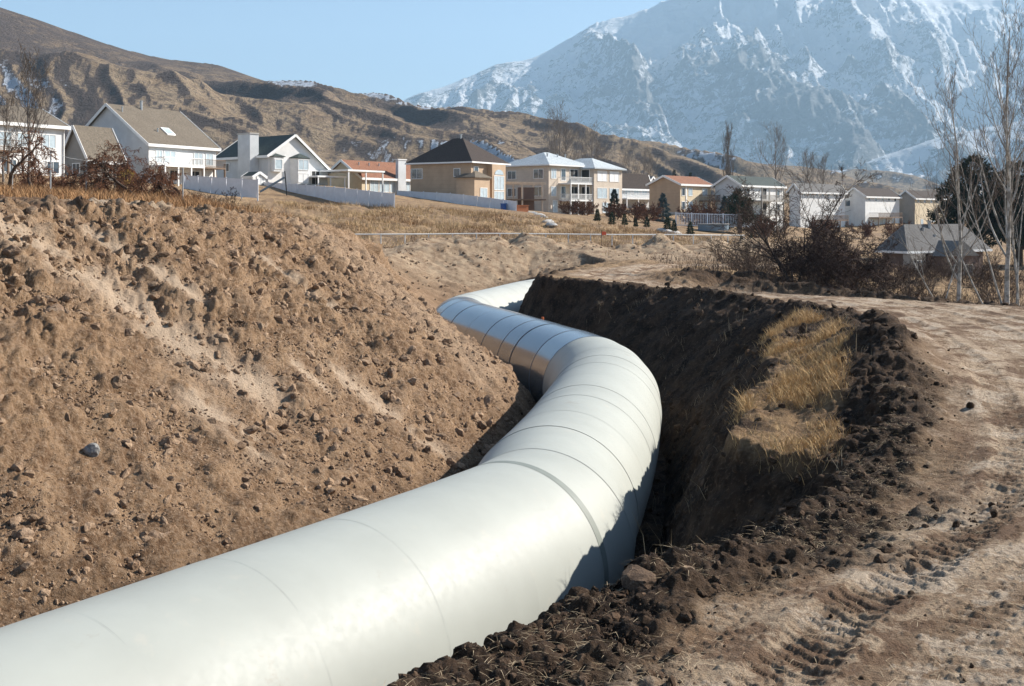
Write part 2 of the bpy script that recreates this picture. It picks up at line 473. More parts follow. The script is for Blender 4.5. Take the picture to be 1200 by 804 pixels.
def ground_material():
    m, nt, p, out = newmat('earth')
    geo = nt.nodes.new('ShaderNodeNewGeometry').outputs['Position']
    n_big = noise(nt, .25, 4, .6, geo); n_mid = noise(nt, 1.7, 6, .65, geo); n_fine = noise(nt, 14, 8, .72, geo); n_mac = noise(nt, 55, 3, .6, geo)
    soil = mix(nt, rampv(nt, n_mid, .35, .68), (.145,.082,.043), (.33,.212,.122))
    soil = mix(nt, rampv(nt, n_fine, .42, .72, 0, .75), soil, (.41,.30,.205))
    soil = mix(nt, rampv(nt, n_fine, .33, .45, .85, 0), soil, (.075,.043,.026))  # crevice shade painted into the low spots of the fine grain
    soil = mix(nt, rampv(nt, n_big, .55, .72, 0, .35), soil, (.20,.155,.115))
    dry = mix(nt, n_fine, (.44,.325,.225), (.60,.47,.345))
    c = mix(nt, math_(nt, 'MULTIPLY', attrn(nt,'dry'), .85), soil, dry)
    fb = mix(nt, n_mid, (.17,.105,.062), (.33,.225,.14))
    c = mix(nt, math_(nt,'MULTIPLY',attrn(nt,'farbank'),.7), c, fb)
    # dry grass / weedy ground
    gr = mix(nt, rampv(nt, n_mid, .35, .65), (.17,.105,.055), (.36,.24,.13))
    gr = mix(nt, rampv(nt, noise(nt, .35, 6, .65, geo), .46, .58, 0, .85), gr, (.15,.09,.055))
    gr = mix(nt, rampv(nt, n_fine, .35, .65, 0, .4), gr, (.42,.31,.19))
    c = mix(nt, attrn(nt,'grass'), c, gr)
    sp = mix(nt, rampv(nt, n_mid, .3, .7), (.22,.145,.09), (.42,.32,.215))
    c = mix(nt, rampv(nt, attrn(nt,'spoil'), .1, .5), c, sp)
    # dark moist soil
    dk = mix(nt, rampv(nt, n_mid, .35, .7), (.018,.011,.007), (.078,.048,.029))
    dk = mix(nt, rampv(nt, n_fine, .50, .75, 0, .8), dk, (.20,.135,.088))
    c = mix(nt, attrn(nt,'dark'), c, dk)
    c = mix(nt, math_(nt,'MULTIPLY',attrn(nt,'bench'),rampv(nt, n_mid, .35, .6, .2, .9)), c, mix(nt, n_fine, (.16,.10,.055), (.36,.24,.12)))
    # road clay
    lat = attrn(nt,'lat'); arc = attrn(nt,'arc')
    comb = nt.nodes.new('ShaderNodeCombineXYZ'); nt.links.new(lat, comb.inputs[0]); nt.links.new(arc, comb.inputs[1])
    st = noise(nt, 1.0, 6, .65, comb.outputs[0], .3, (1.6,.16,1))
    st2 = noise(nt, 1.0, 7, .7, comb.outputs[0], .2, (1.1,.8,1))
    rc = mix(nt, rampv(nt, st, .40, .60), (.24,.165,.105), (.47,.36,.25))
    rc = mix(nt, rampv(nt, st2, .52, .565, 0, .9), rc, (.53,.43,.325))
    rc = mix(nt, rampv(nt, st2, .42, .48, .9, 0), rc, (.15,.09,.055))
    rc = mix(nt, rampv(nt, n_fine, .36, .6, .55, 0), rc, (.17,.105,.065))
    c = mix(nt, attrn(nt,'road'), c, rc)
    nt.links.new(c, p.inputs['Base Color'])
    p.inputs['Roughness'].default_value = .95; p.inputs['Specular IOR Level'].default_value = .15
    # tread marks: lugs across the ruts
    wl = nt.nodes.new('ShaderNodeTexNoise'); wl.inputs['Scale'].default_value = .12; nt.links.new(comb.outputs[0], wl.inputs['Vector'])
    tot = None
    for c0, w0, per, sl in ((2.05,.30,.17,1.2),(3.9,.30,.17,-1.2),(5.3,.34,.2,1.0),(7.1,.34,.2,-1.0),(3.0,.3,.15,0),(1.3,.25,.14,.8)):
        latw = math_(nt, 'ADD', lat, math_(nt,'MULTIPLY', math_(nt,'SUBTRACT', wl.outputs[0], .5), 1.2))
        band = rampv(nt, math_(nt,'ABSOLUTE', math_(nt,'SUBTRACT', latw, c0)), w0*.8, w0*1.1, 1, 0)
        ph = math_(nt,'ADD', arc, math_(nt,'MULTIPLY', latw, sl))
        w = math_(nt,'SINE', math_(nt,'MULTIPLY', ph, 2*math.pi/per))
        w = math_(nt,'MULTIPLY', rampv(nt, w, -.3, .3), band)
        tot = w if tot is None else math_(nt,'ADD', tot, w)
    wear = rampv(nt, noise(nt, .9, 4, .6, geo), .4, .6)
    tot = math_(nt,'MULTIPLY', math_(nt,'MULTIPLY', tot, attrn(nt,'road')), wear)
    b = bump(nt, tot, .35, .03)
    hh = math_(nt,'ADD', math_(nt,'MULTIPLY', n_fine, 1.0), math_(nt,'MULTIPLY', n_mac, .35))
    b = bump(nt, hh, 1.0, .09, b)
    b = bump(nt, st2, .25, .03, b)
    nt.links.new(b, p.inputs['Normal'])
    return m

def hit(px, py, lo=6, hi=70):
    """distance at which the view line through a photo pixel meets the land"""
    d = np.linspace(lo, hi, 3000); x = (px-600)/F*d; z = EYE+(HZ-py)/F*d
    g = ground(x, d, detail=False)[2]
    k = np.where(g > z)[0]
    return d[k[0]] if len(k) else hi

def hits(pts, lo=10, hi=60): return [(lambda d: ((p[0]-600)/F*d, d))(hit(p[0], p[1], lo, hi)) for p in pts]
_st = [(hits([(0,265),(60,300),(115,335),(165,370),(215,405),(260,435),(300,455)]), .68), (hits([(230,470),(265,500),(300,525)]), .4),
       (hits([(398,442),(425,462),(455,487),(490,512),(528,540)]), .36), (hits([(70,255),(150,300),(230,350)]), .22), (hits([(345,430),(380,455)]), .2), (hits([(300,300),(350,335),(400,365)]), .16)]
STREAKS.extend(_st)
G = build_ground()
G.data.materials.append(ground_material())

# ------------------------------------------------------------------ loose clods lying on the earth (one mass of many thousands)
def ico(sub):
    import bmesh
    bm = bmesh.new(); bmesh.ops.create_icosphere(bm, subdivisions=sub, radius=1)
    v = np.array([x.co[:] for x in bm.verts]); f = np.array([[w.index for w in x.verts] for x in bm.faces]); bm.free()
    return v, f
ICO = {1: ico(1), 2: ico(2), 3: ico(3)}
def clod_protos(sub, n, seed):
    v, f = ICO[sub]; out = []
    for k in range(n):
        o = RNG.rand(3)*50
        d = 1+.42*fbm(v[:,0]*1.1+o[0], v[:,1]*1.1+o[1], v[:,2]*1.1+o[2], oct=3, seed=seed+k, gain=.6)*1.6
        for c_ in range(8):
            nrm = RNG.randn(3); nrm /= np.linalg.norm(nrm); h_ = (v*d[:,None])@nrm; lim = .5+.3*RNG.rand()
            d = np.where(h_ > lim, d*lim/np.maximum(h_, 1e-6), d)
        w = v*d[:,None]*np.array([1, .55+.45*RNG.rand(), .45+.35*RNG.rand()])*1.25
        out.append(w)
    return out, f
def rotmats(n):
    q = RNG.randn(n,4); q /= np.linalg.norm(q,axis=1,keepdims=True); w,x,y,z = q.T
    return np.stack([1-2*(y*y+z*z),2*(x*y-z*w),2*(x*z+y*w),2*(x*y+z*w),1-2*(x*x+z*z),2*(y*z-x*w),2*(x*z-y*w),2*(y*z+x*w),1-2*(x*x+y*y)],-1).reshape(n,3,3)
def scatter(px, py, pz, size, sub, seed):
    protos, f = clod_protos(sub, 10, seed)
    n = len(px); nv = len(protos[0]); V = np.zeros((n, nv, 3), np.float32)
    k = RNG.randint(0, 10, n); Rm = rotmats(n)
    for j in range(10):
        mk = k == j
        V[mk] = np.einsum('vi,nji->nvj', protos[j], Rm[mk])*size[mk][:,None,None]
    V += np.stack([px,py,pz],-1)[:,None,:]
    Fc = (f[None]+np.arange(n)[:,None,None]*nv).reshape(-1,3)
    return V.reshape(-1,3), Fc

def sample_zone(n, kind):
    """random points weighted by how large they show"""
    if kind == 'left':
        a = np.radians(RNG.uniform(-27,3,n)); r = np.exp(RNG.uniform(math.log(9), math.log(52), n))
    elif kind == 'far':
        a = np.radians(RNG.uniform(-12,14,n)); r = np.exp(RNG.uniform(math.log(48), math.log(88), n))
    else:
        a = np.radians(RNG.uniform(-10,27,n)); r = np.exp(RNG.uniform(math.log(6.5), math.log(56), n))
    return r*np.sin(a), r*np.cos(a)

def clods(kind, n, name, label, cat, mat, sub, smin, smax, seed, power=2.2):
    x, y = sample_zone(n, kind)
    X, Y, Z, m, D = ground(x, y)
    if kind == 'left':
        prob = m['bank']*(.5+.5*sstep(.2,.9,m['t']))*(1-.8*m['dry'])+.6*np.exp(-((m['t']-1)/.05)**2)*(m['bank']>0)
        prob *= (m['farbank'] < .5)
        keep = RNG.rand(n) < prob*sstep(-.25,.35, fbm(x*.5,y*.5,oct=3,seed=15)+.35)
    elif kind == 'far':
        keep = RNG.rand(n) < np.clip(m['spoil']*.7+m['farbank']*.35, 0, 1)*(y > 48)
    else:
        keep = RNG.rand(n) < m['dark']**1.5*np.where(m['lat'] < 0, .5, .9)+.004*m['road']
    x, y, Z, D = x[keep], y[keep], Z[keep], D[keep]
    s = smin+(smax-smin)*RNG.rand(len(x))**power
    s *= np.clip(np.hypot(x,y)/22, .55, 1.3)
    V, Fc = scatter(x, y, Z+D*.7+s*.15, s, sub, seed)
    o = np_mesh(name, V, Fc, mat, smooth=False)
    tag(o, label, cat, kind='stuff')
    return o

def clod_mat(name, a, b, c3):
    m, nt, p, out = newmat(name)
    geo = nt.nodes.new('ShaderNodeNewGeometry').outputs['Position']
    n1 = noise(nt, 1.9, 5, .65, geo); n2 = noise(nt, 16, 6, .7, geo)
    c = mix(nt, rampv(nt, n1, .38, .62), a, b); c = mix(nt, rampv(nt, n2, .5, .75, 0, .8), c, c3)
    nt.links.new(c, p.inputs['Base Color']); p.inputs['Roughness'].default_value = .95; p.inputs['Specular IOR Level'].default_value = .15
    nt.links.new(bump(nt, n2, .9, .05), p.inputs['Normal'])
    return m
M_clodL = clod_mat('brown_clod', (.18,.115,.072), (.35,.24,.155), (.50,.375,.265))
M_clodD = clod_mat('dark_clod', (.032,.020,.012), (.11,.069,.043), (.21,.145,.098))
M_clodF = clod_mat('pale_clod', (.20,.13,.08), (.34,.245,.16), (.42,.33,.235))
clods('left', 20000, 'soil_clods', 'brown clods and stones strewn over the sunlit left bank', 'clods', M_clodL, 2, .02, .13, 500, 3.2)
clods('left', 170000, 'soil_crumbs', 'small brown crumbs of earth between the clods on the left bank', 'crumbs', M_clodL, 1, .009, .042, 520, 1.8)
clods('right', 12000, 'dark_clods', 'dark moist clods piled along the lip of the trench beside the track', 'clods', M_clodD, 2, .02, .11, 540, 2.8)
clods('right', 40000, 'dark_crumbs', 'dark crumbs of turned earth scattered along the right lip of the trench', 'crumbs', M_clodD, 1, .008, .032, 560, 1.6)
clods('far', 3500, 'spoil_clods', 'pale clods on the distant spoil heaps below the wire fence', 'clods', M_clodF, 1, .03, .12, 580, 2.0)

# separate rocks one can point to
def rock(px, py, dist, size, mat, label, seed, sq=(1,.85,.7), cat='rock', name='rock'):
    v, f = ICO[3]
    d = 1+.30*fbm(v[:,0]*1.2+seed, v[:,1]*1.2, v[:,2]*1.2, oct=4, seed=seed, gain=.55)*1.6
    # flatten into facets
    for k in range(9):
        nrm = np.random.RandomState(seed*10+k).randn(3); nrm /= np.linalg.norm(nrm)
        h = (v*d[:,None])@nrm; d = np.where(h > .74, d*.74/np.maximum(h,1e-6), d)
    w = v*d[:,None]*np.array(sq)*size
    P = W(px, py, dist); x, y = P[0], P[1]
    z = ground_z(x, y)
    o = np_mesh(name, w, f, mat, smooth=False)
    o.location = (x, y, z+size*.35*sq[2]); o.rotation_euler = (0, 0, seed)
    tag(o, label, cat)
    return o
# ------------------------------------------------------------------ the pipeline
def pipe_mat(name, col, rough, metal, coat):
    m, nt, p, out = newmat(name)
    tc = nt.nodes.new('ShaderNodeNewGeometry').outputs['Position']
    n = noise(nt, .8, 5, .6, tc); n2 = noise(nt, 9, 6, .7, tc); n3 = noise(nt, 2.5, 5, .7, tc)
    c = mix(nt, rampv(nt, n, .3, .7), tuple(v*.95 for v in col), tuple(min(1,v*1.04) for v in col))
    c = mix(nt, rampv(nt, n3, .58, .75, 0, .22), c, (.50,.45,.37))
    # dust settled on upward faces
    g = nt.nodes.new('ShaderNodeNewGeometry'); sx = nt.nodes.new('ShaderNodeSeparateXYZ'); nt.links.new(g.outputs['Normal'], sx.inputs[0])
    nt.links.new(c, p.inputs['Base Color'])
    r = rampv(nt, n2, .3, .75, rough*.92, rough*1.1)
    nt.links.new(r, p.inputs['Roughness'])
    p.inputs['Metallic'].default_value = metal; p.inputs['Coat Weight'].default_value = coat; p.inputs['Coat Roughness'].default_value = .12
    p.inputs['Specular IOR Level'].default_value = .3
    sc_n = noise(nt, 1.3, 9, .78, tc, .3)
    c = mix(nt, rampv(nt, sc_n, .60, .70, 0, .4), c, (.27,.23,.18)); nt.links.new(c, p.inputs['Base Color'])
    return m
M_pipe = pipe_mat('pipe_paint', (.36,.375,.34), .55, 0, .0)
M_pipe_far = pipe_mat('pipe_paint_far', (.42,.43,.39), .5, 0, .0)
M_steel = pipe_mat('pipe_dark_glossy', (.22,.25,.28), .22, .6, .3)  # darker, bluer and glossier than the other pipe materials
M_seam = simple('weld_seam', (.325,.34,.31), .55, .12)
M_seamd = simple('dark_weld_seam', (.13,.15,.18), .5, .1)
M_band = simple('grey_joint_band', (.20,.22,.195), .55, .12)

dd_ = np.hypot(*(AXIS[1:]-AXIS[:-1]).T); cum = np.concatenate([[0], np.cumsum(dd_)])
def axis_at(s):
    return np.array([np.interp(s, cum, AXIS[:,0]), np.interp(s, cum, AXIS[:,1])])
def s_of(y, lo=0):
    k = np.argmin(np.abs(AXIS[:,1]-y)); return cum[k]
sE1 = s_of(17.2); sB = s_of(35.0); sE3 = s_of(51.0)
joints = []
s = sE1-1.9
while s > 1: joints.append(s); s -= 1.95
joints = joints[::-1]+[sE1]
s = sE1
for st in (1.1,2.0,1.6,1.9,1.4,1.8,2.0,1.5,1.7,1.6):
    s += st
    if s < sB+.8: joints.append(s)
sx = joints[-1]
k = 0
for st in (1.3,1.9,2.3,1.4,2.2,2.4,2.6,2.2,1.5,.8,.8,.9,1.2,2.0,2.5,2.5,2.5):
    sx += st
    if sx < cum[-1]-.5: joints.append(sx)
joints = [0.0]+joints+[cum[-1]]
pipeline = empty('steel_pipeline', (axis_at(sE1)[0], axis_at(sE1)[1], FLOOR), 0, 'huge pale grey painted steel pipeline bending through the open trench', 'pipeline')
org = np.array([axis_at(sE1)[0], axis_at(sE1)[1], FLOOR])
def ringpts(c, nrm, r, n=96):
    a = np.linspace(0, 2*np.pi, n, endpoint=False)
    return np.stack([c[0]+nrm[0]*r*np.cos(a), c[1]+nrm[1]*r*np.cos(a), PZ+r*np.sin(a)], -1)-org
def seg_mesh(s0, s1, r0, r1, name, mat, kk=1, n=96):
    ss = np.linspace(s0, s1, kk+1); V = []; 
    for i, s in enumerate(ss):
        c = axis_at(s)
        e = .45
        d = axis_at(min(s+e, cum[-1]))-axis_at(max(s-e, 0)); d /= np.linalg.norm(d); nr = np.array([-d[1], d[0]])
        V.append(ringpts(c, nr, r0+(r1-r0)*i/kk, n))
    V = np.concatenate(V)
    Q = []
    for i in range(kk):
        a = np.arange(n); b = (a+1) % n
        Q.append(np.stack([i*n+a, i*n+b, (i+1)*n+b, (i+1)*n+a], -1)[:, ::-1])
    return V, np.concatenate(Q)
rr = random.Random(5)
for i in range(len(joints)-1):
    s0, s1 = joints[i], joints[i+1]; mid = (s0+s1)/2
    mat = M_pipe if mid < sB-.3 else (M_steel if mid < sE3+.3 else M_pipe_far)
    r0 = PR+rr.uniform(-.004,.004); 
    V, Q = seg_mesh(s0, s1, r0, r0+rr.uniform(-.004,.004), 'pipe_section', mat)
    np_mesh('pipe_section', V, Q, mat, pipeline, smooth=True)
for i in range(1, len(joints)-1):
    s = joints[i]
    if abs(s-sE1) < .01:
        w, mt, rz = .075, M_band, .004
        nm = 'joint_band'
    else:
        dark = s > sB-.3 and s < sE3+.5
        w, mt, rz = (.03 if dark else .014), (M_seamd if dark else M_seam), (.006 if dark else .002)
        nm = 'weld_seam'
    V, Q = seg_mesh(s-w, s+w, PR+rz, PR+rz, nm, mt)
    np_mesh(nm, V, Q, mt, pipeline, smooth=True)
# small orange cap standing on the bright upper edge of the far bend
mb = MB(); c = axis_at(s_of(41.0))
mb.tube([(c[0]+.5-org[0],c[1]+.2-org[1],PZ+1.5-org[2]),(c[0]+.5-org[0],c[1]+.2-org[1],PZ+1.6-org[2])], .05, 10)
mb.build('fitting_cap', simple('orange_plastic', (.5,.12,.03), .5), pipeline)

# ------------------------------------------------------------------ hills and mountain
def ridge_field(x, y, P, halfw_front, halfw_back, power=1.15):
    """P rows (x,y,z): a ridge whose flanks fall to 0 over the given widths; returns height, u (0 at crest), s"""
    d, side, s = poly_dist(x, y, P)
    Pn = np.asarray(P); L = np.concatenate([[0], np.cumsum(np.hypot(*(Pn[1:,:2]-Pn[:-1,:2]).T))])
    num = 0; den = 0
    for i in range(len(Pn)):
        w_ = 1/((x-Pn[i,0])**2+(y-Pn[i,1])**2+(.04*halfw_front)**2)**1.75
        num = num+w_*Pn[i,2]; den = den+w_
    h = num/den
    e = Pn[-1,:2]-Pn[0,:2]; e = e/np.hypot(*e); s = x*e[0]+y*e[1]
    front = side < 0
    w = np.where(front, halfw_front, halfw_back)
    u = np.clip(d/w, 0, 1)
    return h*(1-u)**power, u, s, h, front

def fan_grid(a0, a1, na, r0, r1, nr):
    az = np.radians(np.linspace(a0, a1, na)); r = np.exp(np.linspace(math.log(r0), math.log(r1), nr))
    A, R = np.meshgrid(az, r); return R*np.sin(A), R*np.cos(A)

def grid_mesh(name, x, y, z, mat, smooth=True):
    nr, nc = x.shape
    i = np.arange(nr-1)[:,None]*nc+np.arange(nc-1)[None,:]
    Q = np.stack([i, i+1, i+nc+1, i+nc], -1).reshape(-1,4)
    return np_mesh(name, np.stack([x,y,z],-1).reshape(-1,3), Q, mat, smooth=smooth)

def RP(rows): return catmull([W(*r) for r in rows], 5)

def hill_material(name, far):
    m, nt, p, out = newmat(name)
    g = nt.nodes.new('ShaderNodeNewGeometry'); geo = g.outputs['Position']
    k = 1/far
    a = noise(nt, .012*k, 6, .65, geo); b = noise(nt, .05*k, 7, .7, geo, .6); c_ = noise(nt, .22*k, 6, .75, geo)
    c = mix(nt, rampv(nt, b, .35, .65), (.25,.18,.115), (.36,.275,.18))
    brush = math_(nt, 'ADD', math_(nt,'MULTIPLY', attrn(nt,'brush'), .55), math_(nt,'MULTIPLY', math_(nt,'SUBTRACT', b, .5), 1.3))
    c = mix(nt, rampv(nt, brush, .05, .38, 0, .92), c, (.085,.066,.060))
    c = mix(nt, rampv(nt, c_, .47, .62, 0, .75), c, (.10,.076,.064))
    snow = math_(nt,'ADD', math_(nt,'MULTIPLY', attrn(nt,'snow'), .6), math_(nt,'ADD', math_(nt,'MULTIPLY', math_(nt,'SUBTRACT', b, .5), 1.3), math_(nt,'MULTIPLY', math_(nt,'SUBTRACT', c_, .5), 1.1)))
    c = mix(nt, rampv(nt, snow, .36, .58, 0, .75), c, (.66,.72,.80))
    nt.links.new(c, p.inputs['Base Color']); p.inputs['Roughness'].default_value = 1; p.inputs['Specular IOR Level'].default_value = .05
    nt.links.new(bump(nt, math_(nt,'ADD', b, math_(nt,'MULTIPLY', c_, .5)), .9, 9*far), p.inputs['Normal'])
    return m

def make_hill(name, rows, wf, wb, amp, seed, far=1., lam=150, a=(-34,34), r=(250,2600), power=1.1, spurs=(), snowy=.5, n=(700,420)):
    x, y = fan_grid(a[0], a[1], n[0], r[0], r[1], n[1])
    sh = x.shape; x = x.ravel(); y = y.ravel()
    P = RP(rows)
    xw = x+fbm(x/lam/2, y/lam/2, oct=3, seed=seed+9)*lam*.5; yw = y
    h, u, s, hc, front = ridge_field(x, y, P, wf, wb, power)
    gate = sstep(.04, .5, u)*(1-u)**.4*1.15*np.where(front, 1, .0)
    for (sr, sw) in spurs:
        h2, u2, s2, hc2, f2 = ridge_field(x, y, RP(sr), sw, sw, 1.25)
        h = np.maximum(h, h2)+0*h
        gate = np.where((h2 >= h) , np.minimum(gate, sstep(0,.3,u2)), gate)
    # gullies run down the flank: narrow along the ridge, long across it
    r1 = ridged(s/lam+.35*fbm(x/lam, y/lam, oct=3, seed=seed+2), u*1.1, oct=4, seed=seed, gain=.42)
    r2 = fbm(x/lam*2.2, y/lam*2.2, oct=6, seed=seed+5, gain=.5)
    z = h+hc*amp*gate*(r1-.45)+hc*amp*.16*gate*r2+hc*.010*r2
    z = z-14*sstep(0,.5,u)-far*14*sstep(-430,-200,x)*(1-sstep(0,.5,u))
    X = x.reshape(sh); Y = y.reshape(sh); Z = z.reshape(sh)
    gx = np.gradient(Z, axis=1)/(np.hypot(np.gradient(X,axis=1), np.gradient(Y,axis=1))+1e-6)
    M = hill_material(name+'_cover', far)
    o = grid_mesh(name, X, Y, Z, M)
    lee = sstep(-.01, .24, gx).ravel()     # slopes that face away from the south, where snow and oak brush hold on
    attr(o, 'brush', np.clip(lee*1.1+.25*(fbm(x/lam*1.2, y/lam*1.2, oct=4, seed=seed+31))+.12*hc/200+.5*sstep(60,170,z)*(far < 1.2), 0, 1))
    attr(o, 'snow', np.clip(lee*snowy*2*sstep(.03,.12,u)*sstep(-.25,.25,fbm(x/lam*.8, y/lam*.8, oct=3, seed=seed+33)), 0, 1))
    tag(o, kind='structure')
    return o

# big brown hill on the left, with its long shoulder running right
make_hill('hill', [(-700,-90,900),(-300,-60,950),(-120,-40,980),(0,6,1000),(60,27,1020),(115,50,1040),(200,67,1080),(245,64,1100),(300,82,1180),(350,94,1230),(400,105,1290),(470,115,1380),(520,127,1450),(600,148,1600),(660,156,1700),(720,172,1850),(800,200,2050),(900,235,2300)],
          720, 260, .40, 4, lam=170, a=(-36,22), r=(230,2700), n=(900,460), snowy=.75,
          spurs=[([(245,67,1100),(262,100,900),(290,150,700)], 170), ([(300,150,800),(345,148,760),(400,166,700),(450,181,640),(520,212,560)], 190), ([(115,55,1040),(60,110,800),(10,170,560)], 200),
                 ([(470,114,1380),(500,132,1150),(515,165,950),(560,205,800)], 170)])
make_hill('far_hill', [(640,230,2200),(700,185,2300),(745,167,2350),(790,163,2400),(850,172,2450),(900,184,2550),(960,197,2700),(1010,206,2800),(1060,215,2900),(1100,222,3000),(1180,238,3200)],
          900, 400, .45, 24, far=1.6, lam=260, a=(-4,32), r=(1200,4200), n=(500,260), snowy=.5,
          spurs=[([(850,172,2450),(820,200,2000),(800,232,1700)], 300), ([(960,197,2700),(980,222,2300),(1000,245,2000)], 260), ([(660,172,1900),(740,195,1700),(800,222,1500)], 300)])

def mountain_material():
    m, nt, p, out = newmat('snow_and_rock')
    g = nt.nodes.new('ShaderNodeNewGeometry'); geo = g.outputs['Position']
    n1 = noise(nt, .0035, 8, .68, geo, .4); n2 = noise(nt, .022, 10, .8, geo, .7)
    sx = nt.nodes.new('ShaderNodeSeparateXYZ'); nt.links.new(geo, sx.inputs[0])
    rock = mix(nt, rampv(nt, n2, .35, .65), (.11,.115,.12), (.25,.25,.25))
    # snow lies thicker high up, along level rock bands, and in the gully floors
    wv = nt.nodes.new('ShaderNodeMapping'); nt.links.new(geo, wv.inputs[0]); wv.inputs['Scale'].default_value = (.0011,.0011,.021)
    bn = nt.nodes.new('ShaderNodeTexNoise'); bn.inputs['Scale'].default_value = 1; bn.inputs['Detail'].default_value = 5; nt.links.new(wv.outputs[0], bn.inputs['Vector'])
    hgt = rampv(nt, sx.outputs[2], 250, 1500, -.11, .26)
    t = math_(nt,'ADD', hgt, math_(nt,'MULTIPLY', math_(nt,'SUBTRACT', n2, .5), 2.6))
    t = math_(nt,'ADD', t, math_(nt,'MULTIPLY', math_(nt,'SUBTRACT', bn.outputs[0], .5), rampv(nt, sx.outputs[2], 300, 900, .8, .15)))
    t = math_(nt,'ADD', t, math_(nt,'MULTIPLY', math_(nt,'SUBTRACT', n1, .5), .8))
    t = math_(nt,'ADD', t, math_(nt,'MULTIPLY', math_(nt,'SUBTRACT', attrn(nt,'hollow'), .5), .75))
    c = mix(nt, rampv(nt, t, -.01, .08), rock, (.80,.82,.86))
    nt.links.new(c, p.inputs['Base Color']); p.inputs['Roughness'].default_value = .9; p.inputs['Specular IOR Level'].default_value = .1
    nt.links.new(bump(nt, math_(nt,'ADD', n2, bn.outputs[0]), .9, 55), p.inputs['Normal'])
    return m
M_mtn = mountain_material()
def make_mountain(name, rows, wf, wb, amp, seed, lam, a, r, n, spurs=(), power=1.2, lift=1.0):
    x, y = fan_grid(a[0], a[1], n[0], r[0], r[1], n[1]); sh = x.shape; x = x.ravel(); y = y.ravel()
    P = RP(rows)
    h, u, s, hc, front = ridge_field(x, y, P, wf, wb, power)
    gate = .12+.88*sstep(0, .2, u)*(1-u)**.35
    for (sr, sw) in spurs:
        h2, u2, s2, hc2, f2 = ridge_field(x+260*fbm(x/900, y/900, oct=3, seed=seed+41), y, RP(sr), sw, sw, 1.0)
        gate = np.where(h2 > h, .15+.85*sstep(0,.4,u2), gate)
        h = np.maximum(h, h2)
    r1 = ridged(s/lam+.4*fbm(x/lam, y/lam, oct=3, seed=seed+2), u*1.6, oct=6, seed=seed, gain=.55)
    r2 = ridged(x/lam*1.4, y/lam*1.4, oct=7, seed=seed+5, gain=.55)
    z = h+hc*amp*gate*(r1-.55)+hc*amp*.5*gate*(r2-.55)
    z -= 60*sstep(0,.4,u)
    o = grid_mesh(name, x.reshape(sh), y.reshape(sh), z.reshape(sh), M_mtn)
    hol = np.clip(.5-(r1-.5)*.9-(r2-.5)*.6, 0, 1)
    attr(o, 'hollow', hol)
    tag(o, kind='structure')
    return o
make_mountain('mountain', [(200,240,6800),(380,165,6900),(470,118,7000),(540,94,7100),(600,71,7200),(622,68,7200),(670,42,7200),(700,26,7200),(740,12,7200),(780,-4,7200),(800,-16,7200),(850,-42,7200),(900,-55,7200),(960,-50,7200),(1020,-34,7200),(1060,-18,7200),(1095,-5,7200),(1140,-4,7200),(1165,-12,7200),(1230,-36,7200),(1400,-40,7200),(1700,40,7200)],
     3600, 2500, .30, 60, 620, (-16,42), (3300,10500), (1100,560),
     spurs=[([(700,26,7200),(650,90,6300),(600,150,5400),(560,200,4800)], 900), ([(800,-8,7200),(760,70,6300),(700,150,5300),(680,200,4700)], 900),
            ([(900,-42,7200),(860,60,6200),(850,130,5300),(870,190,4600)], 950), ([(1060,-4,7200),(1010,70,6300),(960,140,5400),(930,190,4800)], 950), ([(1230,-25,7200),(1180,60,6200),(1120,150,5300)], 950)])
make_mountain('snowy_foothill', [(930,262,4700),(970,228,4600),(1010,192,4500),(1045,176,4450),(1080,164,4400),(1140,150,4400),(1200,138,4400),(1300,118,4400),(1500,110,4400)],
     1500, 1500, .45, 80, 380, (10,42), (2900,6000), (500,260))

# pale haze filling the valley air
mb = MB(); mb.box(-9000, 12000, -400, 11500, -90, 1900)
hz = mb.build('haze', None); tag(hz, kind='stuff')
m = bpy.data.materials.new('haze_air'); m.use_nodes = True; nt = m.node_tree; nt.nodes.clear()
out = nt.nodes.new('ShaderNodeOutputMaterial'); pv = nt.nodes.new('ShaderNodeVolumePrincipled')
pv.inputs['Color'].default_value = (.50,.76,1,1); pv.inputs['Density'].default_value = 1.12e-4; pv.inputs['Anisotropy'].default_value = .1
nt.links.new(pv.outputs[0], out.inputs['Volume']); hz.data.materials.append(m)
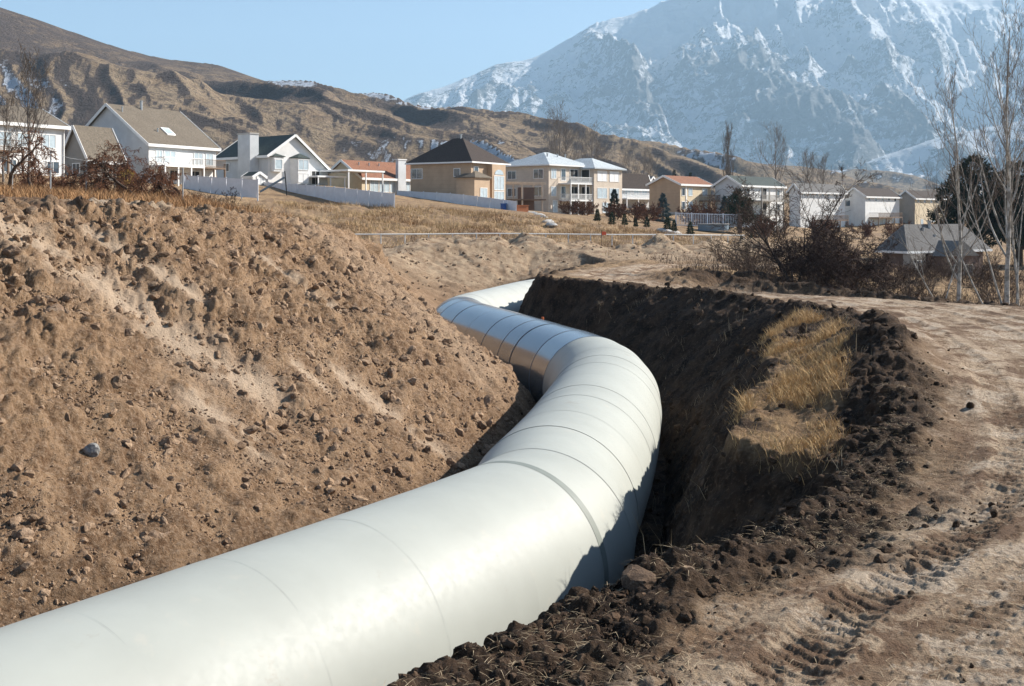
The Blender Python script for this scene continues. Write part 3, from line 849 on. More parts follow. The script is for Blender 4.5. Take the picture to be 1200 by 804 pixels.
# ------------------------------------------------------------------ building materials
def siding(name, col, pitch=.2, strength=.35):
    m, nt, p, out = newmat(name)
    tc = nt.nodes.new('ShaderNodeTexCoord').outputs['Object']
    sx = nt.nodes.new('ShaderNodeSeparateXYZ'); nt.links.new(tc, sx.inputs[0])
    w = math_(nt, 'FRACT', math_(nt, 'DIVIDE', sx.outputs[2], pitch))
    n = noise(nt, .7, 5, .6, tc)
    c = mix(nt, rampv(nt, n, .3, .7), tuple(v*.9 for v in col), tuple(min(1,v*1.06) for v in col))
    c = mix(nt, rampv(nt, w, .0, .12, .35, 0), c, tuple(v*.6 for v in col))
    nt.links.new(c, p.inputs['Base Color']); p.inputs['Roughness'].default_value = .7; p.inputs['Specular IOR Level'].default_value = .25
    nt.links.new(bump(nt, w, strength, .03), p.inputs['Normal'])
    return m
def shingle(name, col):
    m, nt, p, out = newmat(name)
    tc = nt.nodes.new('ShaderNodeTexCoord').outputs['Object']
    sx = nt.nodes.new('ShaderNodeSeparateXYZ'); nt.links.new(tc, sx.inputs[0])
    w = math_(nt, 'FRACT', math_(nt, 'DIVIDE', sx.outputs[2], .17))
    n = noise(nt, 5, 5, .7, tc); n2 = noise(nt, .5, 4, .6, tc)
    c = mix(nt, rampv(nt, n, .3, .7), tuple(v*.72 for v in col), tuple(min(1,v*1.28) for v in col))
    c = mix(nt, rampv(nt, n2, .35, .7, 0, .35), c, tuple(v*.7 for v in col))
    nt.links.new(c, p.inputs['Base Color']); p.inputs['Roughness'].default_value = .9; p.inputs['Specular IOR Level'].default_value = .2
    nt.links.new(bump(nt, math_(nt,'ADD', w, n), .5, .04), p.inputs['Normal'])
    return m
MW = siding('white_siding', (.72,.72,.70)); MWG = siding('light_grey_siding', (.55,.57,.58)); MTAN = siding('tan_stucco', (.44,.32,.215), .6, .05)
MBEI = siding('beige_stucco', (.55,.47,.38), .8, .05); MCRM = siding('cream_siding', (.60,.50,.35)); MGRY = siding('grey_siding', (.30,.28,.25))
RGB_ = shingle('grey_brown_shingle', (.155,.13,.10)); RDK = shingle('dark_shingle', (.055,.042,.036)); RRED = shingle('red_brown_shingle', (.24,.115,.07))
RBLU = shingle('pale_blue_grey_shingle', (.42,.46,.48)); RGRN = shingle('dark_green_shingle', (.06,.075,.07)); RGRY = shingle('grey_shingle', (.14,.135,.13))
MTRIM = simple('white_trim', (.76,.76,.74), .6, .04); MVIN = simple('white_vinyl', (.66,.67,.70), .5, .05); MWOOD = simple('weathered_wood', (.16,.11,.075), .85, .2)
MBRK = siding('brown_brick', (.15,.10,.08), .08, .3); MMET = simple('galvanised_metal', (.42,.43,.43), .45, .1, metal=.7); MCONC = simple('concrete', (.42,.40,.37), .9, .1)
MGL = simple('window_glass', (.05,.07,.09), .08, .1, spec=.9); MCURT = simple('curtained_window', (.42,.50,.54), .25, .12, spec=.8); MDKIN = simple('dark_opening', (.03,.028,.026), .8, .1)

def house(label, px, py, D, phi, pxl, pxr, ye, yr, roof, wall, rmat, zoff=0, split=.5, ye2=None, over=.45, wlen=None, llen=None, group=None, name='house'):
    """corner nearest the camera at (px,py,D); the sunlit side runs right to pxr, the shaded side left to pxl"""
    c = W(px, py, D); ph = math.radians(phi); u = (math.cos(ph), math.sin(ph)); v = (-math.sin(ph), math.cos(ph))
    k = (pxr-600)/F; L = llen or (k*c[1]-c[0])/(u[0]-k*u[1])
    k = (pxl-600)/F; Wd = wlen or (k*c[1]-c[0])/(v[0]-k*v[1])
    he = (py-ye)/F*D; hr = EYE+(HZ-yr)/F*(D+Wd*.5*v[1])-c[2]
    he2 = he if ye2 is None else EYE+(HZ-ye2)/F*(D+(Wd*v[1] if roof == 'gx' else L*u[1]))-c[2]
    t = empty(name, c, ph, label, 'house', group)
    t['L'] = L; t['W'] = Wd
    B = -3.0; o = over; th = .22
    mb = MB(); rf = MB(); fa = MB()
    if roof == 'gx':
        s = Wd*split
        mb.prism([(0,0,B),(0,0,he),(0,s,hr),(0,Wd,he2),(0,Wd,B)], (L,0,0))
        for (y0,z0,y1,z1) in ((0,he,s,hr),(Wd,he2,s,hr)):
            sl = (z1-z0)/(y1-y0); sg = 1 if y1 > y0 else -1
            ya = y0-sg*o; za = z0-sl*sg*o
            rf.prism([(-o,ya,za+.03),(-o,y1,z1+.03),(-o,y1,z1+.03+th),(-o,ya,za+.03+th)], (L+2*o,0,0))
            fa.beam((-o-.03,ya-sg*.04,za+th/2),(L+o+.03,ya-sg*.04,za+th/2),.07,th+.14)
            for xx in (-o-.04, L+o+.04):
                fa.beam((xx,ya,za+th/2),(xx,y1,z1+th/2),.06,th+.14)
    elif roof == 'gy':
        s = L*split
        mb.prism([(0,0,B),(0,0,he),(s,0,hr),(L,0,he2),(L,0,B)][::-1], (0,Wd,0))
        for (x0,z0,x1,z1) in ((0,he,s,hr),(L,he2,s,hr)):
            sl = (z1-z0)/(x1-x0); sg = 1 if x1 > x0 else -1
            xa = x0-sg*o; za = z0-sl*sg*o
            rf.prism([(xa,-o,za+.03),(x1,-o,z1+.03),(x1,-o,z1+.03+th),(xa,-o,za+.03+th)], (0,Wd+2*o,0))
            fa.beam((xa-sg*.04,-o-.03,za+th/2),(xa-sg*.04,Wd+o+.03,za+th/2),.07,th+.14)
            for yy in (-o-.04, Wd+o+.04):
                fa.beam((xa,yy,za+th/2),(x1,yy,z1+th/2),.06,th+.14)
    else:
        mb.box(0,L,0,Wd,B,he)
        x0,x1,y0,y1 = -o,L+o,-o,Wd+o; z0 = he+.02; z1 = he+th
        if L > Wd: h = (y1-y0)/2; r0 = (x0+h,(y0+y1)/2,hr); r1 = (x1-h,(y0+y1)/2,hr)
        else: h = (x1-x0)/2; r0 = ((x0+x1)/2,y0+h,hr); r1 = ((x0+x1)/2,y1-h,hr)
        rf.v = [(x0,y0,z0),(x1,y0,z0),(x1,y1,z0),(x0,y1,z0),(x0,y0,z1),(x1,y0,z1),(x1,y1,z1),(x0,y1,z1),r0,r1]
        rf.f = [(3,2,1,0),(0,1,5,4),(1,2,6,5),(2,3,7,6),(3,0,4,7)]
        rf.f += ([(4,5,9,8),(5,6,9),(6,7,8,9),(7,4,8)] if L > Wd else [(4,5,8),(5,6,9,8),(6,7,9),(7,4,8,9)])
        fa.box(x0-.05,x1+.05,y0-.05,y0-.002,z0-.02,z1); fa.box(x0-.05,x0-.002,y0,y1,z0-.02,z1); fa.box(x1+.002,x1+.05,y0,y1,z0-.02,z1)
    wo = mb.build('wall', wall, t); ro = rf.build('roof', rmat, t); fa.build('fascia', MTRIM, t)
    fo = MB(); fo.box(-.03,L+.03,-.03,Wd+.03,B-.5,.25); fo.build('foundation', MCONC, t)
    t['he'] = he; t['hr'] = hr
    return t, L, Wd, he, hr, ro

def window(t, face, u, z, w, h, pane=None, mull=1, base=0., trim=None):
    """face 'x': on the sunlit side (y=base); 'y': on the shaded side (x=base)"""
    pane = pane or MGL; trim = trim or MTRIM
    f = MB(); g = MB(); b = .09; d = .07
    def bx(m, u0,u1,z0,z1,d0,d1):
        if face == 'x': m.box(u0,u1,base-d1,base-d0,z0,z1)
        else: m.box(base-d1,base-d0,u0,u1,z0,z1)
    bx(f,u,u+w,z-b,z,.0,d); bx(f,u,u+w,z+h,z+h+b,.0,d); bx(f,u-b,u,z-b,z+h+b,.0,d); bx(f,u+w,u+w+b,z-b,z+h+b,.0,d)
    for k in range(mull):
        x = u+w*(k+1)/(mull+1); bx(f,x-.03,x+.03,z,z+h,.0,d-.01)
    fo = f.build('window', trim, t)
    bx(g,u,u+w,z,z+h,.0,.03); g.build('pane', pane, fo)
    return fo

def deck(t, u0, u1, z, dep, posts=3, wood=None, rail=None, base=0., zg=-1.5, top=None):
    wood = wood or MTRIM; rail = rail or MTRIM
    m = MB(); m.box(u0,u1,base-dep,base-.01,z-.22,z); d = m.build('deck', wood, t)
    for k in range(posts):
        x = u0+.1+(u1-u0-.2)*k/(posts-1)
        p = MB(); p.box(x-.09,x+.09,base-dep+.02,base-dep+.2,zg,(top if top else z-.22)); p.build('post', wood, t)
    r = MB()
    r.box(u0,u1,base-dep+.02,base-dep+.07,z+.95,z+1.02); r.box(u0,u1,base-dep+.02,base-dep+.07,z+.1,z+.15)
    r.box(u0+.01,u0+.06,base-dep,base,z+.95,z+1.02)
    n = int((u1-u0)/.16)
    for k in range(n+1):
        x = u0+.02+(u1-u0-.06)*k/n; r.box(x,x+.035,base-dep+.03,base-dep+.06,z,z+.97)
    n = int(dep/.2)
    for k in range(n): r.box(u0+.02,u0+.05,base-dep+dep*k/n,base-dep+dep*k/n+.035,z,z+.97)
    r.build('railing', rail, t)
    return d

def block(t, name, mat, x0,x1,y0,y1,z0,z1):
    m = MB(); m.box(x0,x1,y0,y1,z0,z1); return m.build(name, mat, t)
def vent(ro, x, y, z, h=.6, r=.09):
    m = MB(); m.tube([(x,y,z-.3),(x,y,z+h)], r, 8); m.tube([(x,y,z+h+.002),(x,y,z+h+.12)], r*1.5, 8); m.build('vent_pipe', MMET, ro)

# --- far left white house
t,L,Wd,he,hr,ro = house('long white two storey house at the far left, half hidden behind a tall bare tree', -60, 207, 108, 58, -120, 75, 139, 118, 'gx', MW, RGB_)
for u in (.40,.57,.80): window(t,'x',L*u,he-2.3,1.5,1.35,MCURT); 
for u in (.45,.84): window(t,'x',L*u,he-5.0,1.4,1.2,MGL)
deck(t, L*.25, L*.52, he-2.9, 2.2, 3, MWOOD, MWOOD, zg=-2)
m = MB(); m.box(L-.12,L-.02,-.14,-.02,-.5,he); m.build('downspout', MTRIM, t)
# --- low grey wing house beside it
t,L,Wd,he,hr,ro = house('grey brown roofed low house between the far left white house and the big gabled one', 104, 210, 132, 60, 74, 142, 184, 149, 'gx', MGRY, RGB_)
window(t,'y',Wd*.35,.8,1.2,1.1,MGL)
# --- big gabled house
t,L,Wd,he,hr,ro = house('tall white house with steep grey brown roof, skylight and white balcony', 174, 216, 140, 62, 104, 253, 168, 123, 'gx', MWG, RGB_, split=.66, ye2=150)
block(t,'sun_tinted_siding',MW,.004,L-.004,-.025,-.003,.3,he-.05)  # whiter siding on the sunlit face, sunlight put into its colour
for u,w in ((.10,1.0),(.22,1.9),(.66,1.5),(.84,1.3)): window(t,'x',L*u,he-2.35,w,1.5,MCURT,base=-.025)
for u in (.3,.6): window(t,'x',L*u,.6,1.6,1.3,MDKIN,base=-.025)
deck(t, L*.02, L*.60, he-2.75, 2.6, 4, MTRIM, MTRIM, base=-.025, zg=-2)
deck(t, L*.62, L*.98, he-2.75, 2.0, 3, MWOOD, MWOOD, base=-.025, zg=-2)
s_ = Wd*.66; sl = (hr-he)/s_
m = MB(); m.prism([(L*.40,1.6,he+sl*1.6+.27),(L*.52,1.6,he+sl*1.6+.27),(L*.52,2.9,he+sl*2.9+.27),(L*.40,2.9,he+sl*2.9+.27)], (0,0,.14)); sk = m.build('skylight', MTRIM, ro)
m = MB(); m.prism([(L*.415,1.72,he+sl*1.72+.42),(L*.505,1.72,he+sl*1.72+.42),(L*.505,2.78,he+sl*2.78+.42),(L*.415,2.78,he+sl*2.78+.42)], (0,0,.02)); m.build('pane', MCURT, sk)
vent(ro, L*.42, s_*.93, he+sl*s_*.93+.3, 1.0, .16); vent(ro, L*.08, s_*.8, he+sl*s_*.8+.2); vent(ro, L*.3, s_*.3, he+sl*s_*.3+.2, .4)
# --- white house with chimney and bay
t,L,Wd,he,hr,ro = house('white gabled house with broad outside chimney, bay window and dark green roof', 314, 217, 156, 48, 254, 384, 182, 160, 'gy', MWG, RGRN, split=.42, ye2=200)
block(t,'sun_tinted_siding',MW,.004,L-.004,-.02,-.003,.2,he-1.2)  # white over grey: sunlight put into this face's colour
block(t,'chimney',MWG,-1.5,-.02,2.2,5.2,-2,hr+.1)
block(t,'chimney_cap',MCONC,-1.6,.0,2.1,5.3,hr+.103,hr+.3)
# gable part of the sunlit cladding, sunlight put into its paler colour
m = MB(); m.prism([(.01,-.03,he-1.2),(.01,-.03,he),(L*.42,-.03,hr-.15),(L-.05,-.03,he-2.6+.0),(L-.01,-.03,he-2.6)][::-1] if False else [(.03,-.003,he-1.19),(L-.05,-.003,he-1.19),(L*.42,-.003,hr-.2),(.03,-.003,he-.05)], (0,-.02,0)); m.build('sun_tinted_gable', MW, t)
bw = MB(); bw.prism([(L*.36,-.03,he-4.0),(L*.42,-1.0,he-4.0),(L*.60,-1.0,he-4.0),(L*.66,-.03,he-4.0)], (0,0,3.7)); bay = bw.build('bay', MW, t)
m = MB(); m.prism([(L*.34,-.03,he-.3),(L*.41,-1.15,he-.3),(L*.61,-1.15,he-.3),(L*.68,-.03,he-.3)], (0,0,.12)); m.v += [(L*.51,-.03,he+.5)]; k_ = len(m.v)-1; m.f += [(4,5,k_),(5,6,k_),(6,7,k_)]; m.build('bay_roof', RGRN, bay)
window(t,'x',L*.43,he-1.9,L*.16,1.4,MCURT,1,base=-1.0); window(t,'x',L*.43,he-3.7,L*.16,1.2,MTRIM,1,base=-1.0)
o_ = MB(); o_.box(L*.04,L*.2,-.8,-.03,he-2.3,he-.2); ori = o_.build('oriel', MW, t); window(t,'x',L*.06,he-1.9,L*.11,1.3,MCURT,0,base=-.8)
m = MB(); m.prism([(L*.02,-.95,he-.2),(L*.22,-.95,he-.2),(L*.22,-.03,he-.2),(L*.02,-.03,he-.2)], (0,0,.1)); m.v += [(L*.12,-.03,he+.35)]; k_=len(m.v)-1; m.f += [(4,5,k_),(5,6,k_)]; m.build('oriel_roof', RGRN, ori)
m = MB(); m.box(L*.62,L*1.12,-2.8,-.1,he-3.0,he-2.75); pr = m.build('porch_roof', MTRIM, t)
for x in (.64,.85,1.1): block(pr,'post',MTRIM,L*x-.08,L*x+.08,-2.75,-2.6,-1,he-3.0)
window(t,'x',L*.72,0.3,1.4,1.9,MDKIN,1,base=-.02); window(t,'y',Wd*.75,he-2.0,1.4,1.1,MGL)
# --- white garden shed
t,L,Wd,he,hr,ro = house('little white gabled garden shed in front of the broad chimney', 296, 217, 150, 50, 292, 311, 208, 203, 'gy', MW, RGRN, over=.15, wlen=2.2, name='garden_shed')
t['category'] = 'shed'; window(t,'x',L*.35,.2,L*.3,1.0,MTRIM,0)
# --- ranch house
t,L,Wd,he,hr,ro = house('low cream ranch house with red brown roof and tall chimney behind the white fence', 424, 228, 168, 55, 380, 500, 208, 189, 'gx', MCRM, RRED)
for u,w in ((.12,1.8),(.26,2.2),(.42,1.2),(.62,1.6),(.80,2.4),(.93,1.0)): window(t,'x',L*u,.5,w,1.7,MCURT)
sl = (hr-he)/(Wd/2)
block(t,'chimney',MWG,L*.50,L*.62,-.6,-.05,-.5,hr+.4); block(t,'chimney_cap',MTRIM,L*.49,L*.63,-.7,.05,hr+.403,hr+.55)
for u in (.15,.3,.45): vent(ro, L*u, Wd*.35, he+sl*Wd*.35+.2, .35)
# open carport to its left
c_ = empty('carport', W(396,225,162), math.radians(55), 'open white roofed carport left of the ranch house', 'carport')
m = MB(); m.box(-1,7,-3,3,3.0,3.25); m.build('roof', MTRIM, c_)
for x,y in ((-.7,-2.8),(3,-2.8),(6.7,-2.8),(-.7,2.8),(6.7,2.8)): block(c_,'post',MTRIM,x-.08,x+.08,y-.08,y+.08,-2,3.0)
# --- tan stucco house
t,L,Wd,he,hr,ro = house('big tan stucco house with dark hipped roof and tall arched window', 552, 240, 160, 58, 481, 592, 191, 160, 'hip', MTAN, RDK, over=.6)
block(t,'corner_block',MTAN,-.9,L*.34,-1.2,2.0,-3,he-2.2)
m = MB(); m.v=[(-1.2,-1.5,he-2.2),(L*.36,-1.5,he-2.2),(L*.36,2.2,he-2.2),(-1.2,2.2,he-2.2),(-1.2,-1.5,he-2.05),(L*.36,-1.5,he-2.05),(L*.36,2.2,he-2.05),(-1.2,2.2,he-2.05),(L*.12,.1,he-1.0)]
m.f=[(3,2,1,0),(0,1,5,4),(1,2,6,5),(2,3,7,6),(3,0,4,7),(4,5,8),(5,6,8),(6,7,8),(7,4,8)]; m.build('corner_roof', RGB_, t)
window(t,'x',L*.07,.9,1.7,1.5,MCURT,1,base=-1.2,trim=MTRIM)
window(t,'x',L*.08,he-1.75,1.1,1.2,MGL,0)
tb = block(t,'tower_bay',MTAN,L*.46,L*.86,-.9,-.02,-3,he-.02)
for z,h in ((.5,1.5),(2.3,2.0)): window(t,'x',L*.52,z,L*.28,h,MCURT,2,base=-.9)
fo = MB(); fo.prism([(L*.60+.0*a,-.9,4.6) if False else (L*.66+L*.13*math.cos(a),-.9,4.55+.75*math.sin(a)) for a in np.linspace(0,math.pi,9)], (0,-.06,0)); fo.build('arched_window', MCURT, t)
window(t,'y',Wd*.18,he-1.9,1.0,1.1,MGL,0); window(t,'y',Wd*.80,he-2.1,2.0,1.4,MGL,1)
vent(ro, L*.5, Wd*.45, hr-.4, .9, .14); vent(ro, L*.75, Wd*.25, he+1.3, .8, .14)
# --- pergola and patio between the tan and the pale houses
pg = empty('pergola', W(612,249,172), math.radians(20), 'cream pergola on a deck between the tan house and the pale hipped house', 'pergola')
for x in (-3.4,0,3.4):
    for y in (0,4): block(pg,'post',MBEI,x-.12,x+.12,y-.12,y+.12,-1.5,4.4)
for k in range(12): block(pg,'rafter',MBEI,-3.8+k*.68,-3.7+k*.68,-.6,4.6,4.62,4.8)
for y in (0,4): block(pg,'beam',MBEI,-4,4,y-.1,y+.1,4.4,4.615)
block(pg,'deck',MWOOD,-3.9,3.9,-.3,4.4,1.9,2.1); block(pg,'screen',MBRK,.4,3.2,3.0,3.1,-1,4.0)
# --- pale grey hipped house with balconies
t,L,Wd,he,hr,ro = house('large beige three level house with pale blue grey hipped roof and white balconies', 643, 251, 186, 50, 590, 690, 194, 177, 'hip', MBEI, RBLU, over=.6)
for k,z in enumerate((he-2.1,he-5.1)):
    window(t,'x',L*.06,z,1.3,1.5,MCURT); window(t,'y',1.2,z,2.0,1.5,MGL); window(t,'y',Wd*.72,z,1.8,1.3,MGL)
    window(t,'x',L*.30,z-.3,1.2,1.9,MGL,0); window(t,'x',L*.52,z-.3,2.2,1.9,MDKIN,1)
window(t,'x',L*.1,.4,1.2,1.9,MCURT,0); window(t,'x',L*.5,.2,3,2.1,MDKIN,2)
deck(t, L*.24, L*1.0, he-2.9, 2.6, 5, MTRIM, MTRIM, zg=-2); deck(t, L*.24, L*1.0, he-5.8, 2.62, 5, MTRIM, MTRIM, zg=-2, top=he-3.15)
for u in (.3,.55,.75): vent(ro, L*u, Wd*.3, he+1.6, .6, .12)
wg = MB(); a0, a1, b0, b1 = L*.80, L*1.55, -2.8, 7.0
wg.box(a0,a1,b0,b1,-3,he-.4); w_ = wg.build('wing', MBEI, t)
m = MB(); zz = he-.38; m.v=[(a0-.6,b0-.6,zz),(a1+.6,b0-.6,zz),(a1+.6,b1+.6,zz),(a0-.6,b1+.6,zz),(a0-.6,b0-.6,zz+.2),(a1+.6,b0-.6,zz+.2),(a1+.6,b1+.6,zz+.2),(a0-.6,b1+.6,zz+.2),((a0+a1)/2,b0+3.6,zz+2.2),((a0+a1)/2,b1-3.6,zz+2.2)]
m.f=[(3,2,1,0),(0,1,5,4),(1,2,6,5),(2,3,7,6),(3,0,4,7),(4,5,8),(5,6,9,8),(6,7,9),(7,4,8,9)]; m.build('wing_roof', RBLU, t)
for z in (he-2.4,he-5.4): 
    for u in (.12,.55): window(t,'x',a0+(a1-a0)*u,z,(a1-a0)*.32,1.7,MTRIM if z > he-3 else MCURT,1,base=b0)
window(t,'x',a0+(a1-a0)*.3,.3,1.6,1.7,MCURT,0,base=b0)
for z in (he-2.2,he-5.2): window(t,'y',b0+1.0,z-.3,1.6,2.0,MDKIN,0,base=a0)
# --- small deck house
t,L,Wd,he,hr,ro = house('pale house with dark roof and long upper deck, right of the beige three level house', 722, 251, 214, 48, 714, 762, 216, 204, 'gx', MWG, RDK)
for u in (.05,.25,.5,.75): window(t,'x',L*u,he-2.0,1.7,1.4,MCURT)
deck(t, 0, L, he-2.7, 2.6, 4, MTRIM, MTRIM, zg=-2)
for u in (.1,.6): window(t,'x',L*u,.3,2.4,1.8,MDKIN)
t,L,Wd,he,hr,ro = house('small white gable end peeping out behind the long upper deck', 757, 232, 232, 50, 753, 770, 217, 208, 'gy', MW, RGRY, wlen=6)
window(t,'x',L*.35,he-1.8,L*.3,1.2,MCURT,0)
# --- tan house with red roof
t,L,Wd,he,hr,ro = house('tan two storey house with red brown roof beside a white lattice fence', 797, 250, 200, 50, 761, 833, 216, 207, 'gx', MTAN, RRED)
block(t,'sun_tinted_siding',MCRM,.004,L-.004,-.025,-.003,.2,he-.05)  # cream over tan, the sun's brightening put into the colour
for z in (he-2.0,.8):
    window(t,'x',L*.05,z,1.0,1.3,MGL,0,base=-.025); window(t,'x',L*.26,z,1.3,1.3,MCURT,0,base=-.025); window(t,'x',L*.72,z,1.6,1.3,MCURT,1,base=-.025)
deck(t, L*.6, L*1.0, 2.4, 2.2, 3, MWOOD, MWOOD, base=-.025, zg=-2)
block(t,'downspout',MTRIM,L*.17,L*.20,-.12,-.03,0,he)
# --- white house with stacked decks
t,L,Wd,he,hr,ro = house('white house with stacked three level wooden decks behind dark evergreens', 868, 268, 204, 48, 838, 918, 217, 207, 'gx', MWG, RGRN)
block(t,'sun_tinted_siding',MW,.004,L-.004,-.02,-.003,.2,he-.05)  # whiter than the other walls, painting in the sunlight
for z in (he-2.1,he-4.9):
    window(t,'x',L*.08,z,1.8,1.5,MGL,1,base=-.02); window(t,'x',L*.46,z-.4,2.0,2.0,MDKIN,1,base=-.02); window(t,'x',L*.82,z,1.3,1.4,MGL,0,base=-.02)
window(t,'x',L*.3,.3,2.6,1.8,MDKIN,2,base=-.02)
deck(t, L*.18, L*.7, he-2.8, 2.8, 4, MGRY, MGRY, base=-.02, zg=-3, top=he-.4); deck(t, L*.18, L*.7, he-5.6, 2.82, 4, MGRY, MGRY, base=-.02, zg=-3, top=he-3.1)
vent(ro, L*.3, Wd*.3, he+.9)
# --- long white house
t,L,Wd,he,hr,ro = house('long plain white house with small windows under its eaves, behind the bare trees', 938, 272, 238, 42, 925, 990, 224, 216, 'gx', MW, RGRY)
for k in range(7): window(t,'x',L*(.06+.135*k),he-.9,.8,.6,MGL,0)
for u in (.2,.6): window(t,'x',L*u,.6,1.6,1.3,MCURT)
deck(t, L*.3, L*.85, 2.6, 2.6, 4, MWOOD, MWOOD, zg=-2)
# --- white gabled house
t,L,Wd,he,hr,ro = house('white gabled house with dark roof right of the long plain white one', 1014, 268, 250, 46, 989, 1054, 230, 221, 'gx', MW, RDK)
for k in range(5): window(t,'x',L*(.08+.19*k),he-1.0,.9,.7,MGL,0)
for u in (.15,.5,.8): window(t,'x',L*u,.9,1.2,1.3,MCURT,0)
window(t,'y',Wd*.7,he-2.2,1.2,1.3,MGL,0); deck(t, L*.1, L*.8, 2.6, 2.4, 4, MWOOD, MWOOD, zg=-2)
# --- tan end house
t,L,Wd,he,hr,ro = house('grey house with sun-tinted cream side ending the row, partly behind bare trees', 1072, 268, 262, 46, 1052, 1106, 232, 224, 'gx', MGRY, RDK)
block(t,'sun_tinted_siding',MCRM,.004,L-.004,-.02,-.003,.2,he-.05)  # cream over grey, sunlight painted into this face
for k in range(4): window(t,'x',L*(.08+.22*k),he-1.0,.9,.7,MGL,0,base=-.02)
for u in (.2,.6): window(t,'x',L*u,.9,1.2,1.3,MCURT,0,base=-.02)
# --- low house below the road
t,L,Wd,he,hr,ro = house('low grey brick house with broad grey hipped roof standing below the dirt road', 1062, 338, 108, 32, 1034, 1152, 297, 263, 'hip', MBRK, RGRY, over=.6)
block(t,'entry_wall',MGRY,-.5,1.6,-1.0,-.02,-2,he-.05); window(t,'x',.1,1.0,1.3,1.7,MCURT,1,base=-1.0)
block(t,'gable_wing',MBRK,L*.25,L*.6,-2.2,-.05,-2,he-.3)
m = MB(); zz=he-.28; m.prism([(L*.22,-2.7,zz),(L*.63,-2.7,zz),(L*.425,-2.7,zz+1.5)], (0,4.2,0)); m.build('gable_roof', RGRY, t)
for u in (.32,.48,.75): window(t,'x',L*u,1.0,1.4,1.2,MGL,1,base=(-2.2 if u < .6 else 0),trim=MGRY)
vent(ro, L*.32, Wd*.35, he+1.8, .6, .12); vent(ro, L*.42, Wd*.2, he+1.2, .5, .12); vent(ro, L*.42, Wd*.42, he+2.0, 1.1, .18)

# ------------------------------------------------------------------ fences
def panel_fence(pts, label, name, h, spacing, mat, cat='fence', open_=False):
    """pts world (x,y,z of the foot)"""
    o = np.array(pts[0]); t = empty(name, o, 0, label, cat)
    P = [np.array(p)-o for p in pts]; L = [0]
    for a, b in zip(P, P[1:]): L.append(L[-1]+np.hypot(*(b-a)[:2]))
    n = max(1, int(round(L[-1]/spacing))); S = np.linspace(0, L[-1], n+1)
    Q = [np.array([np.interp(s, L, [p[i] for p in P]) for i in range(3)]) for s in S]
    for q in Q:
        m = MB(); m.box(q[0]-.065,q[0]+.065,q[1]-.065,q[1]+.065,q[2]-.6,q[2]+h+.06)
        m.prism([(q[0]-.09,q[1]-.09,q[2]+h+.062),(q[0]+.09,q[1]-.09,q[2]+h+.062),(q[0]+.09,q[1]+.09,q[2]+h+.062),(q[0]-.09,q[1]+.09,q[2]+h+.062)], (0,0,.05)); m.build('post', mat, t)
    for a, b in zip(Q, Q[1:]):
        m = MB(); d = (b-a); l = np.hypot(*d[:2]); e = d/l; a2 = a+e*.08; b2 = b-e*.08
        z1 = np.array([0,0,1.])
        if not open_:
            nb = 14
            for k in range(nb):
                p = a2+(b2-a2)*k/nb; q = a2+(b2-a2)*(k+.985)/nb
                m.beam(p+z1*(h/2), q+z1*(h/2), .03, h-.1)
        else:
            nb = 9
            for k in range(nb+1):
                p = a2+(b2-a2)*k/nb; m.beam(p+z1*.05, p+z1*(h-.05), .06)
        m.beam(a2+z1*(h-.03), b2+z1*(h-.03), .07, .1); m.beam(a2+z1*.05, b2+z1*.05, .07, .1)
        m.build('panel', mat, t)
    return t
panel_fence([W(216,226,133), W(258,229,130), W(302,232,128)], 'tall white vinyl fence left of the garden shed, behind the bare shrub', 'vinyl_fence', 2.1, 2.4, MVIN)
panel_fence([W(307,229,152), W(350,233,142), W(400,238,134), W(462,246,127)], 'long white vinyl fence above the grassy slope in front of the ranch house', 'vinyl_fence', 1.85, 2.4, MVIN)
panel_fence([W(466,238,164), W(530,242,158), W(570,247,154), W(605,252,150)], 'white vinyl fence running across below the tan stucco house', 'vinyl_fence', 1.85, 2.4, MVIN)
panel_fence([W(792,264,150), W(820,265,150), W(866,266,150)], 'white open lattice fence in front of the tan house with red roof', 'lattice_fence', 1.7, 2.0, MVIN, open_=True)
pl = empty('fence_pillar', W(867,268,149.5), 0, 'tan brick pillar at the right end of the white lattice fence', 'pillar')
block(pl,'shaft',MBRK,-.25,.25,-.25,.25,-.6,1.9); block(pl,'cap',MCONC,-.32,.32,-.32,.32,1.903,2.02)

MPOST = simple('dull_zinc', (.66,.66,.64), .8, .1)
